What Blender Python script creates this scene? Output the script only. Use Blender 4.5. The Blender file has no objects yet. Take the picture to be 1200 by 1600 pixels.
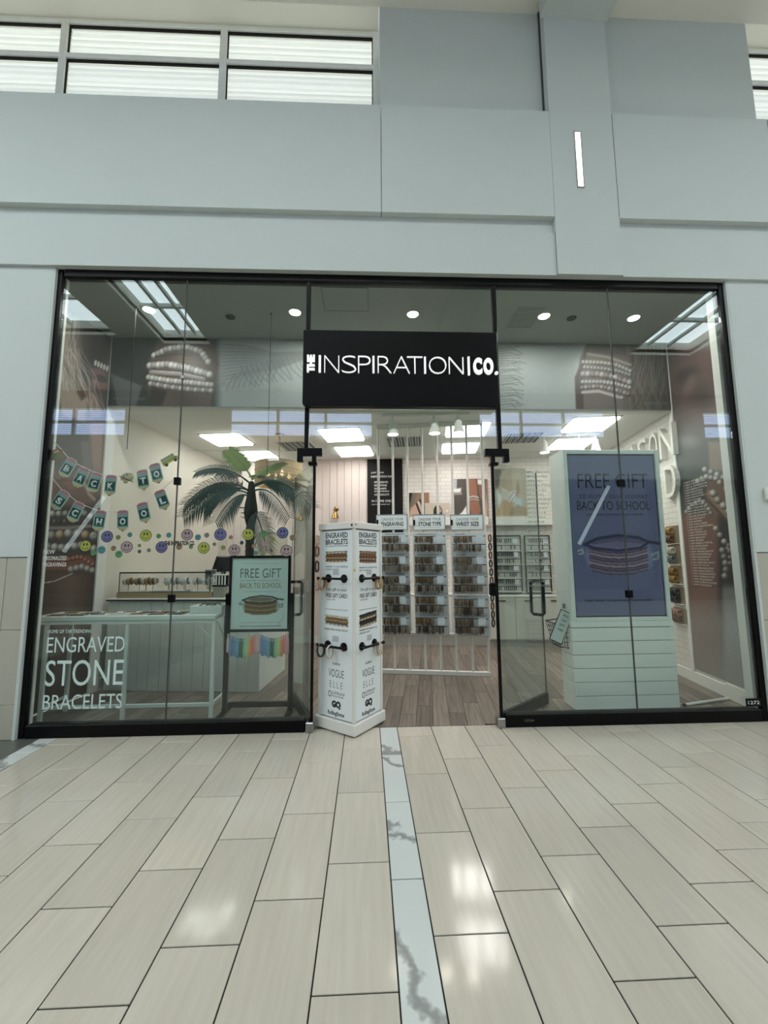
import bpy, bmesh, math, random
import numpy as np
from mathutils import Matrix, Vector
random.seed(7)
rng = np.random.RandomState(5)
SC = bpy.context.scene
COL = SC.collection
PI = math.pi
def R(a): return math.radians(a)

# ------------------------------------------------------------------ camera
FPX = 649.6
CAM = np.array([-0.1072, -3.8981, 1.5062])
yaw, pitch, roll = 0.0403, 0.1133, -0.0070
FW = np.array([math.sin(yaw)*math.cos(pitch), math.cos(yaw)*math.cos(pitch), math.sin(pitch)])
r_ = np.array([math.cos(yaw), -math.sin(yaw), 0.0]); u_ = np.cross(r_, FW)
RT = r_*math.cos(roll)+u_*math.sin(roll); UP = -r_*math.sin(roll)+u_*math.cos(roll)
cd = bpy.data.cameras.new('camera'); co = bpy.data.objects.new('camera', cd); COL.objects.link(co)
cd.sensor_fit = 'HORIZONTAL'; cd.sensor_width = 36.0; cd.lens = 36.0*FPX/1200.0
cd.clip_start = 0.05; cd.clip_end = 200
co.matrix_world = Matrix(((RT[0], UP[0], -FW[0], CAM[0]), (RT[1], UP[1], -FW[1], CAM[1]), (RT[2], UP[2], -FW[2], CAM[2]), (0, 0, 0, 1)))
SC.camera = co

# ------------------------------------------------------------------ world, exposure
SC.view_settings.view_transform = 'Standard'; SC.view_settings.look = 'None'
SC.view_settings.gamma = 1.0; SC.view_settings.use_curve_mapping = False
SC.view_settings.exposure = -0.60
w = bpy.data.worlds.new('World'); SC.world = w; w.use_nodes = True
bg = w.node_tree.nodes['Background']; bg.inputs[0].default_value = (0.93, 0.98, 1.0, 1); bg.inputs[1].default_value = 0.8
SC.cycles.use_denoising = True
SC.cycles.max_bounces = 8; SC.cycles.diffuse_bounces = 4; SC.cycles.glossy_bounces = 3
SC.cycles.transparent_max_bounces = 24; SC.cycles.caustics_reflective = False; SC.cycles.caustics_refractive = False
SC.cycles.sample_clamp_indirect = 4.0
SKY_E, WIN_E, OPP_E, TROF_E, DOWN_E = 11.0, 0.9, 6.2, 16.0, 34.0

# measured points: a photo pixel seen at a known distance gives a place in the world
def ray(x, y): return FW + RT*(x-600)/FPX + UP*(800-y)/FPX
def aty(x, y, Y): d = ray(x, y); return CAM + d*((Y-CAM[1])/d[1])
def atz(x, y, Z=0.0): d = ray(x, y); return CAM + d*((Z-CAM[2])/d[2])
def atx(x, y, X): d = ray(x, y); return CAM + d*((X-CAM[0])/d[0])
def pix(P):
    d = np.asarray(P, float)-CAM; z = d@FW
    return 600+FPX*(d@RT)/z, 800-FPX*(d@UP)/z

# ------------------------------------------------------------------ materials
def srgb(c):
    return tuple((v/255/12.92 if v/255 <= 0.04045 else ((v/255+0.055)/1.055)**2.4) for v in c)
_m = {}
def mat(name, rgb=(200, 200, 200), rough=0.5, metal=0.0, var=0.04, scale=8.0, bump=0.0, emit=None, estr=0.0, spec=0.5, stretch=None, lin=False, rnd=0.0):
    if name in _m: return _m[name]
    m = bpy.data.materials.new(name); m.use_nodes = True; _m[name] = m
    nt = m.node_tree; N = nt.nodes; L = nt.links; b = N['Principled BSDF']
    c = rgb if lin else srgb(rgb)
    b.inputs['Roughness'].default_value = rough; b.inputs['Metallic'].default_value = metal
    b.inputs['Specular IOR Level'].default_value = spec
    tc = N.new('ShaderNodeTexCoord'); mp = N.new('ShaderNodeMapping'); nz = N.new('ShaderNodeTexNoise')
    L.new(tc.outputs['Object'], mp.inputs[0]); L.new(mp.outputs[0], nz.inputs['Vector'])
    if stretch: mp.inputs['Scale'].default_value = stretch
    nz.inputs['Scale'].default_value = scale; nz.inputs['Detail'].default_value = 5
    mx = N.new('ShaderNodeMix'); mx.data_type = 'RGBA'
    lo = tuple(max(0, v*(1-var*2)) for v in c); hi = tuple(min(1, v*(1+var*2)) for v in c)
    mx.inputs[6].default_value = (*lo, 1); mx.inputs[7].default_value = (*hi, 1)
    L.new(nz.outputs['Fac'], mx.inputs[0]); out = mx.outputs[2]
    if rnd:
        oi = N.new('ShaderNodeObjectInfo'); mr = N.new('ShaderNodeMapRange')
        mr.inputs[3].default_value = 1-rnd; mr.inputs[4].default_value = 1+rnd
        hs = N.new('ShaderNodeHueSaturation'); L.new(oi.outputs['Random'], mr.inputs[0]); L.new(mr.outputs[0], hs.inputs['Value'])
        L.new(out, hs.inputs['Color']); out = hs.outputs[0]
        ad = N.new('ShaderNodeVectorMath'); ad.operation = 'MULTIPLY_ADD'; ad.inputs[1].default_value = (1, 1, 1)
        cb = N.new('ShaderNodeCombineXYZ'); ml = N.new('ShaderNodeMath'); ml.operation = 'MULTIPLY'; ml.inputs[1].default_value = 50
        L.new(oi.outputs['Random'], ml.inputs[0]); L.new(ml.outputs[0], cb.inputs[0]); L.new(ml.outputs[0], cb.inputs[1])
        L.new(mp.outputs[0], ad.inputs[0]); L.new(cb.outputs[0], ad.inputs[2]); L.new(ad.outputs[0], nz.inputs['Vector'])
    L.new(out, b.inputs['Base Color'])
    if bump:
        bp = N.new('ShaderNodeBump'); bp.inputs['Strength'].default_value = bump; bp.inputs['Distance'].default_value = 0.004
        L.new(nz.outputs['Fac'], bp.inputs['Height']); L.new(bp.outputs[0], b.inputs['Normal'])
    if emit is not None:
        b.inputs['Emission Color'].default_value = (*srgb(emit), 1); b.inputs['Emission Strength'].default_value = estr
    return m
def glass_mat(name, tint, f0=0.045, dark=1.0):
    m = bpy.data.materials.new(name); m.use_nodes = True; _m[name] = m
    nt = m.node_tree; N = nt.nodes; L = nt.links; N.remove(N['Principled BSDF'])
    out = N['Material Output']; tr = N.new('ShaderNodeBsdfTransparent'); gl = N.new('ShaderNodeBsdfGlossy'); mx = N.new('ShaderNodeMixShader')
    tr.inputs[0].default_value = (*tint, 1); gl.inputs['Roughness'].default_value = 0.0; gl.inputs[0].default_value = (0.92, 0.97, 1.0, 1)
    lw = N.new('ShaderNodeLayerWeight'); lw.inputs[0].default_value = 0.5
    p = N.new('ShaderNodeMath'); p.operation = 'POWER'; p.inputs[1].default_value = 5
    a = N.new('ShaderNodeMath'); a.operation = 'MULTIPLY_ADD'; a.inputs[1].default_value = 1-f0; a.inputs[2].default_value = f0
    L.new(lw.outputs['Facing'], p.inputs[0]); L.new(p.outputs[0], a.inputs[0]); L.new(a.outputs[0], mx.inputs[0])
    L.new(tr.outputs[0], mx.inputs[1]); L.new(gl.outputs[0], mx.inputs[2]); L.new(mx.outputs[0], out.inputs[0])
    return m
def brick_mat(name, c1, c2, mortar, bw, bh, ms, axis='XZ', rough=0.5, bump=0.5):
    m = bpy.data.materials.new(name); m.use_nodes = True; _m[name] = m
    nt = m.node_tree; N = nt.nodes; L = nt.links; b = N['Principled BSDF']; b.inputs['Roughness'].default_value = rough
    tc = N.new('ShaderNodeTexCoord'); sp = N.new('ShaderNodeSeparateXYZ'); cb = N.new('ShaderNodeCombineXYZ')
    L.new(tc.outputs['Object'], sp.inputs[0]); L.new(sp.outputs[axis[0]], cb.inputs[0]); L.new(sp.outputs[axis[1]], cb.inputs[1])
    bk = N.new('ShaderNodeTexBrick'); L.new(cb.outputs[0], bk.inputs['Vector']); bk.inputs['Scale'].default_value = 1.0
    bk.inputs['Brick Width'].default_value = bw; bk.inputs['Row Height'].default_value = bh; bk.inputs['Mortar Size'].default_value = ms
    bk.inputs['Color1'].default_value = (*srgb(c1), 1); bk.inputs['Color2'].default_value = (*srgb(c2), 1); bk.inputs['Mortar'].default_value = (*srgb(mortar), 1)
    L.new(bk.outputs['Color'], b.inputs['Base Color'])
    if bump:
        bp = N.new('ShaderNodeBump'); bp.invert = True; bp.inputs['Strength'].default_value = bump; bp.inputs['Distance'].default_value = 0.01
        L.new(bk.outputs['Fac'], bp.inputs['Height']); L.new(bp.outputs[0], b.inputs['Normal'])
    return m
def print_mat():
    m = bpy.data.materials.new('printed_image'); m.use_nodes = True; _m['print'] = m
    nt = m.node_tree; b = nt.nodes['Principled BSDF']; a = nt.nodes.new('ShaderNodeAttribute'); a.attribute_name = 'Col'
    nt.links.new(a.outputs['Color'], b.inputs['Base Color']); b.inputs['Roughness'].default_value = 0.45; b.inputs['Specular IOR Level'].default_value = 0.3
    return m
print_mat()
def marble_mat(name, base, vein):
    m = mat(name, base, rough=0.14, var=0.02, scale=6)
    nt = m.node_tree; N = nt.nodes; L = nt.links; b = N['Principled BSDF']
    tc = N.new('ShaderNodeTexCoord'); oi = N.new('ShaderNodeObjectInfo'); ad = N.new('ShaderNodeVectorMath'); ad.operation = 'ADD'
    ml = N.new('ShaderNodeVectorMath'); ml.operation = 'SCALE'; ml.inputs['Scale'].default_value = 3.7
    L.new(oi.outputs['Location'], ml.inputs[0]); L.new(tc.outputs['Object'], ad.inputs[0]); L.new(ml.outputs[0], ad.inputs[1])
    wv = N.new('ShaderNodeTexWave'); wv.bands_direction = 'DIAGONAL'; wv.inputs['Scale'].default_value = 0.75; wv.inputs['Distortion'].default_value = 5; wv.inputs['Detail'].default_value = 5; wv.inputs['Detail Scale'].default_value = 2.2; wv.inputs['Detail Roughness'].default_value = 0.6
    rp = N.new('ShaderNodeValToRGB'); rp.color_ramp.elements[0].position = 0.0; rp.color_ramp.elements[0].color = (*srgb(vein), 1)
    rp.color_ramp.elements[1].position = 0.045; rp.color_ramp.elements[1].color = (*srgb(base), 1)
    L.new(ad.outputs[0], wv.inputs['Vector']); L.new(wv.outputs['Fac'], rp.inputs[0]); L.new(rp.outputs[0], b.inputs['Base Color'])
    return m

GLASS = glass_mat('storefront_glass', (0.91, 0.952, 0.936), 0.05)
DGLASS = glass_mat('door_glass', (0.91, 0.94, 0.925), 0.045)
CGLASS = glass_mat('case_glass', (0.97, 0.98, 0.98), 0.04)
M_FAC = mat('facade_paint', (206, 213, 210), rough=0.75, var=0.012, scale=3, bump=0.05)
M_FAC2 = mat('recess_paint', (240, 238, 228), rough=0.8, var=0.01, scale=3)
M_JOINT = mat('dark_joint', (70, 74, 74), rough=0.8)
M_WHITE = mat('white_paint', (232, 231, 226), rough=0.55, var=0.01)
M_CEIL = mat('ceiling_paint', (246, 245, 240), rough=0.8, var=0.008)
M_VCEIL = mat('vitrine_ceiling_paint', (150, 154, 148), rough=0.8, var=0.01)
M_BLACK = mat('black_metal', (4, 4, 5), rough=0.42, var=0.05, spec=0.18)
M_BLACKM = mat('matte_black', (8, 8, 9), rough=0.6, var=0.05, spec=0.25)
M_STEEL = mat('brushed_steel', (170, 172, 172), rough=0.3, metal=1.0, stretch=(1, 1, 20))
M_TILE = mat('porcelain_tile', (194, 186, 173), rough=0.10, var=0.07, scale=1.0, stretch=(40, 2.6, 1), rnd=0.06)
M_MARB = marble_mat('marble_strip', (208, 212, 210), (146, 148, 146))
M_DARKST = mat('dark_stone', (92, 92, 88), rough=0.3, var=0.05, scale=12)
M_GROUT = mat('grout', (20, 19, 18), rough=0.9)
M_PLANK = mat('wood_plank', (116, 106, 97), rough=0.5, var=0.42, scale=1.0, stretch=(34, 1.6, 1), rnd=0.3, bump=0.1)
M_STONE = mat('wainscot_stone', (186, 182, 168), rough=0.35, var=0.03, scale=1.0, stretch=(40, 3, 3), rnd=0.03)
M_WPLANK = mat('whitewashed_plank', (222, 211, 205), rough=0.6, var=0.035, scale=1.0, stretch=(40, 4, 2), rnd=0.03)
M_CBOARD = mat('counter_board', (215, 220, 215), rough=0.5, var=0.02, scale=1.0, stretch=(30, 4, 2), rnd=0.02)
M_SHIP = mat('shiplap_board', (240, 242, 238), rough=0.5, var=0.025, scale=1.0, stretch=(2, 4, 40), rnd=0.02)
M_BRICK = brick_mat('white_brick', (230, 226, 219), (224, 219, 212), (196, 190, 182), 0.20, 0.072, 0.004)
M_BRASS = mat('brass', (150, 122, 74), rough=0.28, metal=1.0)
M_WOOD = mat('light_wood', (158, 138, 106), rough=0.5, var=0.08, scale=1.0, stretch=(3, 20, 20))
M_TEXTB = mat('black_lettering', (26, 28, 30), rough=0.6)
M_TEXTG = mat('grey_lettering', (120, 124, 126), rough=0.6)
M_TEXTW = mat('white_lettering', (236, 238, 236), rough=0.5)
M_VINYL = mat('frosted_vinyl', (206, 226, 222), rough=0.6)
M_POST = mat('poster_paper', (238, 245, 247), rough=0.5, var=0.008)
M_SIGNLIT = mat('lit_letter', (245, 245, 245), rough=0.4, emit=(255, 255, 255), estr=1.0)
M_SKY = mat('skylight_glazing', (235, 240, 242), rough=0.6, emit=(236, 246, 249), estr=SKY_E)
M_TROF = mat('panel_light', (250, 248, 242), rough=0.5, emit=(255, 251, 246), estr=TROF_E)
M_DOWN = mat('downlight_lens', (250, 248, 240), rough=0.5, emit=(255, 246, 232), estr=DOWN_E)
M_BULB = mat('warm_bulb', (250, 230, 190), rough=0.4, emit=(255, 214, 150), estr=14.0)
M_TUBE = mat('linear_light', (250, 250, 250), rough=0.5, emit=(255, 246, 236), estr=3.2)

# ------------------------------------------------------------------ mesh helpers
class MB:
    def __init__(s): s.v = []; s.f = []
    def add(s, vs, fs, M=None):
        n = len(s.v)
        for p in vs:
            p = Vector(p)
            s.v.append(tuple(M @ p) if M is not None else tuple(p))
        s.f += [tuple(i+n for i in f) for f in fs]; return s
    def box(s, x0, x1, y0, y1, z0, z1, M=None):
        return s.add([(x0, y0, z0), (x1, y0, z0), (x1, y1, z0), (x0, y1, z0), (x0, y0, z1), (x1, y0, z1), (x1, y1, z1), (x0, y1, z1)],
                     [(0, 3, 2, 1), (4, 5, 6, 7), (0, 1, 5, 4), (1, 2, 6, 5), (2, 3, 7, 6), (3, 0, 4, 7)], M)
    def bbox(s, x0, x1, y0, y1, z0, z1, b=0.004, M=None):       # box with chamfered edges
        b = min(b, (x1-x0)/3, (y1-y0)/3, (z1-z0)/3)
        X = (x0, x1); Y = (y0, y1); Z = (z0, z1); vs = []; ix = {}
        for i in (0, 1):
            for j in (0, 1):
                for k in (0, 1):
                    sx, sy, sz = (1, -1)[i], (1, -1)[j], (1, -1)[k]
                    for a, p in enumerate([(X[i], Y[j]+sy*b, Z[k]+sz*b), (X[i]+sx*b, Y[j], Z[k]+sz*b), (X[i]+sx*b, Y[j]+sy*b, Z[k])]):
                        ix[i, j, k, a] = len(vs); vs.append(p)
        fs = []
        for i in (0, 1): fs.append([ix[i, 0, 0, 0], ix[i, 1, 0, 0], ix[i, 1, 1, 0], ix[i, 0, 1, 0]])
        for j in (0, 1): fs.append([ix[0, j, 0, 1], ix[1, j, 0, 1], ix[1, j, 1, 1], ix[0, j, 1, 1]])
        for k in (0, 1): fs.append([ix[0, 0, k, 2], ix[1, 0, k, 2], ix[1, 1, k, 2], ix[0, 1, k, 2]])
        for i in (0, 1):
            for j in (0, 1): fs.append([ix[i, j, 0, 0], ix[i, j, 1, 0], ix[i, j, 1, 1], ix[i, j, 0, 1]])
        for i in (0, 1):
            for k in (0, 1): fs.append([ix[i, 0, k, 0], ix[i, 1, k, 0], ix[i, 1, k, 2], ix[i, 0, k, 2]])
        for j in (0, 1):
            for k in (0, 1): fs.append([ix[0, j, k, 1], ix[1, j, k, 1], ix[1, j, k, 2], ix[0, j, k, 2]])
        for i in (0, 1):
            for j in (0, 1):
                for k in (0, 1): fs.append([ix[i, j, k, 0], ix[i, j, k, 1], ix[i, j, k, 2]])
        return s.add(vs, fs, M)
    def prism(s, pts, y0, y1, M=None):                           # outline in x,z extruded along y
        n = len(pts)
        vs = [(p[0], y0, p[1]) for p in pts]+[(p[0], y1, p[1]) for p in pts]
        fs = [tuple(range(n)), tuple(range(2*n-1, n-1, -1))]+[(i, i+n, (i+1) % n+n, (i+1) % n) for i in range(n)]
        return s.add(vs, fs, M)
    def vprism(s, pts, z0, z1, M=None):                          # outline in x,y extruded along z
        n = len(pts)
        vs = [(p[0], p[1], z0) for p in pts]+[(p[0], p[1], z1) for p in pts]
        fs = [tuple(range(n-1, -1, -1)), tuple(range(n, 2*n))]+[(i, (i+1) % n, (i+1) % n+n, i+n) for i in range(n)]
        return s.add(vs, fs, M)
    def lathe(s, prof, seg=16, M=None):                          # (radius, z)
        vs = []; fs = []
        for r, z in prof:
            for k in range(seg): a = 2*PI*k/seg; vs.append((r*math.cos(a), r*math.sin(a), z))
        for i in range(len(prof)-1):
            for k in range(seg): fs.append((i*seg+k, i*seg+(k+1) % seg, (i+1)*seg+(k+1) % seg, (i+1)*seg+k))
        fs.append(tuple(range(seg-1, -1, -1))); fs.append(tuple((len(prof)-1)*seg+k for k in range(seg)))
        return s.add(vs, fs, M)
    def tube(s, pts, r, seg=6, M=None, closed=False):
        P = [Vector(p) for p in pts]; n = len(P); vs = []; fs = []; prev = None
        for i, p in enumerate(P):
            if closed: t = P[(i+1) % n]-P[i-1]
            else: t = P[min(i+1, n-1)]-P[max(i-1, 0)]
            t.normalize()
            if prev is None:
                a = Vector((0, 0, 1)) if abs(t.z) < 0.9 else Vector((1, 0, 0)); nx = t.cross(a).normalized()
            else:
                nx = (prev-t*prev.dot(t)); nx = nx.normalized() if nx.length > 1e-6 else t.orthogonal().normalized()
            prev = nx; by = t.cross(nx); rr = r[i] if isinstance(r, (list, tuple)) else r
            for k in range(seg): a = 2*PI*k/seg; vs.append(tuple(p+nx*math.cos(a)*rr+by*math.sin(a)*rr))
        m = n if closed else n-1
        for i in range(m):
            j = (i+1) % n
            for k in range(seg): fs.append((i*seg+k, i*seg+(k+1) % seg, j*seg+(k+1) % seg, j*seg+k))
        if not closed: fs.append(tuple(range(seg-1, -1, -1))); fs.append(tuple((n-1)*seg+k for k in range(seg)))
        return s.add(vs, fs, M)
    def sphere(s, c, r, seg=8, rings=5, sc=(1, 1, 1)):
        prof = [(max(1e-4, r*math.sin(PI*i/rings)), -r*math.cos(PI*i/rings)) for i in range(rings+1)]
        return s.lathe(prof, seg, Matrix.Translation(c) @ Matrix.Diagonal((*sc, 1)))
    def mesh(s, name, smooth=False):
        me = bpy.data.meshes.new(name); me.from_pydata(s.v, [], s.f); me.validate()
        bm = bmesh.new(); bm.from_mesh(me); bmesh.ops.recalc_face_normals(bm, faces=bm.faces); bm.to_mesh(me); bm.free()
        if smooth:
            for p in me.polygons: p.use_smooth = True
            try: me.set_sharp_from_angle(angle=R(40))
            except Exception: pass
        return me
def link(name, me, m=None, parent=None, loc=(0, 0, 0), rz=0.0):
    o = bpy.data.objects.new(name, me); COL.objects.link(o)
    if m is not None:
        if len(me.materials) == 0: me.materials.append(m)
        elif me.materials[0] != m: o.material_slots[0].link = 'OBJECT'; o.material_slots[0].material = m
    o.location = loc; o.rotation_euler = (0, 0, rz)
    if parent is not None: o.parent = parent
    return o
def put(name, mb, m, parent=None, loc=(0, 0, 0), rz=0.0, smooth=False):
    return link(name, mb.mesh(name, smooth), m, parent, loc, rz)
def tag(o, label, cat, group=None):
    o['label'] = label; o['category'] = cat
    if group: o['group'] = group
    return o
def thing(name, label, cat, loc=(0, 0, 0), rz=0.0, group=None):
    o = bpy.data.objects.new(name, None); COL.objects.link(o); o.empty_display_size = 0.1
    o.location = loc; o.rotation_euler = (0, 0, rz); return tag(o, label, cat, group)
def struct(o, label=None):
    o['kind'] = 'structure'
    if label: o['label'] = label
    return o
def sroot(name, loc=(0, 0, 0), rz=0.0):
    o = bpy.data.objects.new(name, None); COL.objects.link(o); o.location = loc; o.rotation_euler = (0, 0, rz); return struct(o)
def B(*a, b=None, M=None):
    return MB().bbox(*a, b=b, M=M) if b else MB().box(*a, M=M)
def ring(rx, rz, n=20): return [(rx*math.cos(2*PI*i/n), 0, rz*math.sin(2*PI*i/n)) for i in range(n)]
def rect(w, h, cx=0, cz=0): return [(cx-w/2, cz-h/2), (cx+w/2, cz-h/2), (cx+w/2, cz+h/2), (cx-w/2, cz+h/2)]
def disc(r, n=20, cx=0, cz=0, sx=1, sz=1): return [(cx+r*sx*math.cos(2*PI*i/n), cz+r*sz*math.sin(2*PI*i/n)) for i in range(n)]

# lettering: the built-in font turned into a mesh that fits a given box (local x right, z up, facing -y)
_tc = {}
def text_mesh(s, wd, ht, depth=0.002, bold=0.0, spacing=1.0):
    key = (s, round(wd, 4), round(ht, 4), depth, bold, spacing)
    if key in _tc: return _tc[key]
    cu = bpy.data.curves.new('lettering', 'FONT'); cu.body = s; cu.size = 1.0; cu.offset = bold; cu.space_character = spacing
    cu.resolution_u = 2 if ht < 0.06 else 4
    ob = bpy.data.objects.new('lettering', cu)
    me = bpy.data.meshes.new_from_object(ob)
    bpy.data.objects.remove(ob); bpy.data.curves.remove(cu)
    n = len(me.vertices); a = np.zeros(n*3); me.vertices.foreach_get('co', a); a = a.reshape(-1, 3)
    lo = a.min(0); hi = a.max(0); sx = wd/max(1e-6, hi[0]-lo[0]); sz = ht/max(1e-6, hi[1]-lo[1])
    bm = bmesh.new(); bm.from_mesh(me)
    for v in bm.verts: v.co = Vector(((v.co.x-lo[0])*sx, 0.0, (v.co.y-lo[1])*sz))
    if depth > 0.0005:
        g = bmesh.ops.extrude_face_region(bm, geom=bm.faces[:])
        for e in g['geom']:
            if isinstance(e, bmesh.types.BMVert): e.co.y -= depth
        bmesh.ops.recalc_face_normals(bm, faces=bm.faces)
    bm.to_mesh(me); bm.free(); me.materials.clear(); me.name = 'lettering'
    _tc[key] = me; return me
def text(parent, s, x0, z0, wd, ht, m, y=0.0, depth=0.002, bold=0.0, name='lettering', spacing=1.0):
    return link(name, text_mesh(s, wd, ht, depth, bold, spacing), m, parent, (x0, y, z0))
def ctext(parent, s, cx, z0, wd, ht, m, **k): return text(parent, s, cx-wd/2, z0, wd, ht, m, **k)

# printed pictures: colours worked out here and stored on a fine grid of points
def picture(name, W, H, nx, nz, func, parent=None, loc=(0, 0, 0), rz=0.0, y=0.0, thick=0.0, mapper=None):
    xs = np.linspace(0, W, nx+1); zs = np.linspace(0, H, nz+1); X, Z = np.meshgrid(xs, zs)
    n = X.size; V = np.zeros((n, 3)); V[:, 0] = X.ravel(); V[:, 1] = y; V[:, 2] = Z.ravel()
    i = np.arange(nx)[None, :]+np.arange(nz)[:, None]*(nx+1); i = i.ravel()
    F = np.stack([i, i+1, i+nx+2, i+nx+1], 1)
    me = bpy.data.meshes.new(name); me.vertices.add(n); me.vertices.foreach_set('co', V.ravel())
    me.loops.add(F.size); me.loops.foreach_set('vertex_index', F.ravel().astype(np.int32))
    me.polygons.add(len(F)); me.polygons.foreach_set('loop_start', np.arange(0, F.size, 4, dtype=np.int32))
    me.update(calc_edges=True)
    if mapper is not None: U, Vv = mapper(X, Z)
    else: U, Vv = X, Z
    C = np.clip(func(U, Vv), 0, 255)/255.0
    C = np.where(C <= 0.04045, C/12.92, ((C+0.055)/1.055)**2.4)
    at = me.color_attributes.new('Col', 'FLOAT_COLOR', 'POINT')
    at.data.foreach_set('color', np.concatenate([C.reshape(-1, 3), np.ones((n, 1))], 1).astype(np.float32).ravel())
    return link(name, me, _m['print'], parent, loc, rz)
# painting helpers on arrays
def desat(c, k): g = c.mean(-1, keepdims=True); return g+(c-g)*k
class Art:
    def __init__(s, X, Y, base): s.X = X; s.Y = Y; s.c = np.zeros(X.shape+(3,))+np.array(base, float)
    def mix(s, a, col): s.c = s.c*(1-a[..., None])+np.array(col, float)*a[..., None]; return s
    def ell(s, cx, cy, rx, ry, col, ang=0, soft=0.15, a=1.0):
        ca, sa = math.cos(R(ang)), math.sin(R(ang)); dx = s.X-cx; dy = s.Y-cy
        d = np.sqrt(((dx*ca+dy*sa)/rx)**2+((-dx*sa+dy*ca)/ry)**2)
        return s.mix(a*np.clip((1-d)/soft, 0, 1), col)
    def poly(s, pts, col, soft=1.0, a=1.0):                      # polygon with a soft edge
        ins = np.zeros(s.X.shape, bool); dist = np.full(s.X.shape, 1e9)
        n = len(pts)
        for i in range(n):
            x0, y0 = pts[i]; x1, y1 = pts[(i+1) % n]
            if y0 != y1:
                c = ((y0 > s.Y) != (y1 > s.Y)) & (s.X < (x1-x0)*(s.Y-y0)/(y1-y0)+x0); ins ^= c
            t = np.clip(((s.X-x0)*(x1-x0)+(s.Y-y0)*(y1-y0))/max(1e-9, (x1-x0)**2+(y1-y0)**2), 0, 1)
            dist = np.minimum(dist, np.hypot(s.X-x0-t*(x1-x0), s.Y-y0-t*(y1-y0)))
        sd = np.where(ins, dist, -dist)
        return s.mix(a*np.clip(sd/soft+0.5, 0, 1), col)
    def line(s, pts, wd, col, a=1.0):
        dist = np.full(s.X.shape, 1e9)
        for (x0, y0), (x1, y1) in zip(pts[:-1], pts[1:]):
            t = np.clip(((s.X-x0)*(x1-x0)+(s.Y-y0)*(y1-y0))/max(1e-9, (x1-x0)**2+(y1-y0)**2), 0, 1)
            dist = np.minimum(dist, np.hypot(s.X-x0-t*(x1-x0), s.Y-y0-t*(y1-y0)))
        return s.mix(a*np.clip((wd-dist)/(0.5*wd)+0.2, 0, 1), col)
    def bead(s, cx, cy, r, col, dark=0.45):
        d = np.hypot(s.X-cx, s.Y-cy)/r; l = np.hypot(s.X-cx+0.3*r, s.Y-cy+0.35*r)/r
        sh = np.clip(1.12-0.62*l**1.5, dark, 1.15); a = np.clip((1-d)*r*1.2, 0, 1)
        s.c = s.c*(1-a[..., None])+np.array(col, float)*sh[..., None]*a[..., None]; return s
    def beads(s, pts, n, r, cols):                               # beads along a curve
        P = np.array(pts, float); seg = np.r_[0, np.cumsum(np.hypot(*np.diff(P, axis=0).T))]
        for k, t in enumerate(np.linspace(0, seg[-1], n)):
            s.bead(np.interp(t, seg, P[:, 0]), np.interp(t, seg, P[:, 1]), r, cols[k % len(cols)])
        return s
    def strands(s, fx, fy, amp, seed=0, mask=None):               # hair, folds: streaks of light and dark
        r = np.random.RandomState(seed); t = s.X*fx+s.Y*fy; n = 0
        for k in range(6): n = n+np.sin(t*(1+k*0.83)+r.rand()*9+2*np.sin(s.Y*0.02*(k+1)+s.X*0.013*k))/(1+0.4*k)
        a = n*amp
        if mask is not None: a = a*mask
        s.c = s.c*(1+a[..., None]); return s
    def speckle(s, amp, seed=0): s.c = s.c*(1+amp*np.random.RandomState(seed).randn(*s.X.shape)[..., None]); return s
    def shade(s, f): s.c = s.c*f[..., None]; return s
def smooth(x, a, b): t = np.clip((x-a)/(b-a), 0, 1); return t*t*(3-2*t)
# ================================================================== THE MALL
def clip_poly(pts, a, b, c):                                     # keep a*x+b*y+c >= 0
    out = []
    for i in range(len(pts)):
        p, q = pts[i], pts[(i+1) % len(pts)]; dp = a*p[0]+b*p[1]+c; dq = a*q[0]+b*q[1]+c
        if dp >= 0: out.append(p)
        if dp*dq < 0: t = dp/(dp-dq); out.append((p[0]+t*(q[0]-p[0]), p[1]+t*(q[1]-p[1])))
    return out
# --- tiled floor: columns of 0.3 x 0.63 m tiles, each column shifted a third
TW, TL = 0.3075, 0.6314
FY0, FY1 = -3.9, 0.045
fl = struct(put('floor', B(-2.925, 6.31, FY0, FY1, -0.04, -0.004), M_GROUT))
_tm = {}
def tile(x0, x1, y0, y1, m, z1=0.0):
    g = 0.003; key = (round(x1-x0, 4), round(y1-y0, 4), m.name)
    if key not in _tm:
        me = MB().bbox(-(x1-x0)/2+g, (x1-x0)/2-g, -(y1-y0)/2+g, (y1-y0)/2-g, -0.012, 0, b=0.0015).mesh('tile'); me.materials.append(m); _tm[key] = me
    return link('tile', _tm[key], None, fl, ((x0+x1)/2, (y0+y1)/2, z1))
def column(x0, x1, frac, m):
    y = FY0 - (FY0 % TL) + frac*TL
    while y > FY0: y -= TL
    while y < FY1:
        a, b = max(y, FY0), min(y+TL, FY1)
        if b-a > 0.03: tile(x0, x1, a, b, m)
        y += TL
for k in range(20): column(0.1544+k*TW, 0.1544+(k+1)*TW, (0.75+k/3) % 1, M_TILE)
for k in range(1, 10): column(-k*TW, -(k-1)*TW, (0.75-k/3) % 1, M_TILE)
column(0, 0.1544, 0.23, M_MARB); column(-9*TW-0.1544, -9*TW, 0.55, M_MARB)
M_FARTILE = brick_mat('far_tile', (199, 194, 181), (192, 187, 175), (60, 58, 54), TL, TW, 0.004, 'YX', rough=0.2, bump=0)
struct(put('floor_concourse', MB().box(-16, 16, -10.6, FY0, -0.05, 0).box(6.31, 16, FY0, 0.0, -0.05, 0).box(-16, -5.2, FY0, 0.0, -0.05, 0), M_FARTILE))
struct(put('floor_dark_stone', B(-5.2, -2.925, FY0, 0.0, -0.05, -0.001), M_DARKST))

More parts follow.
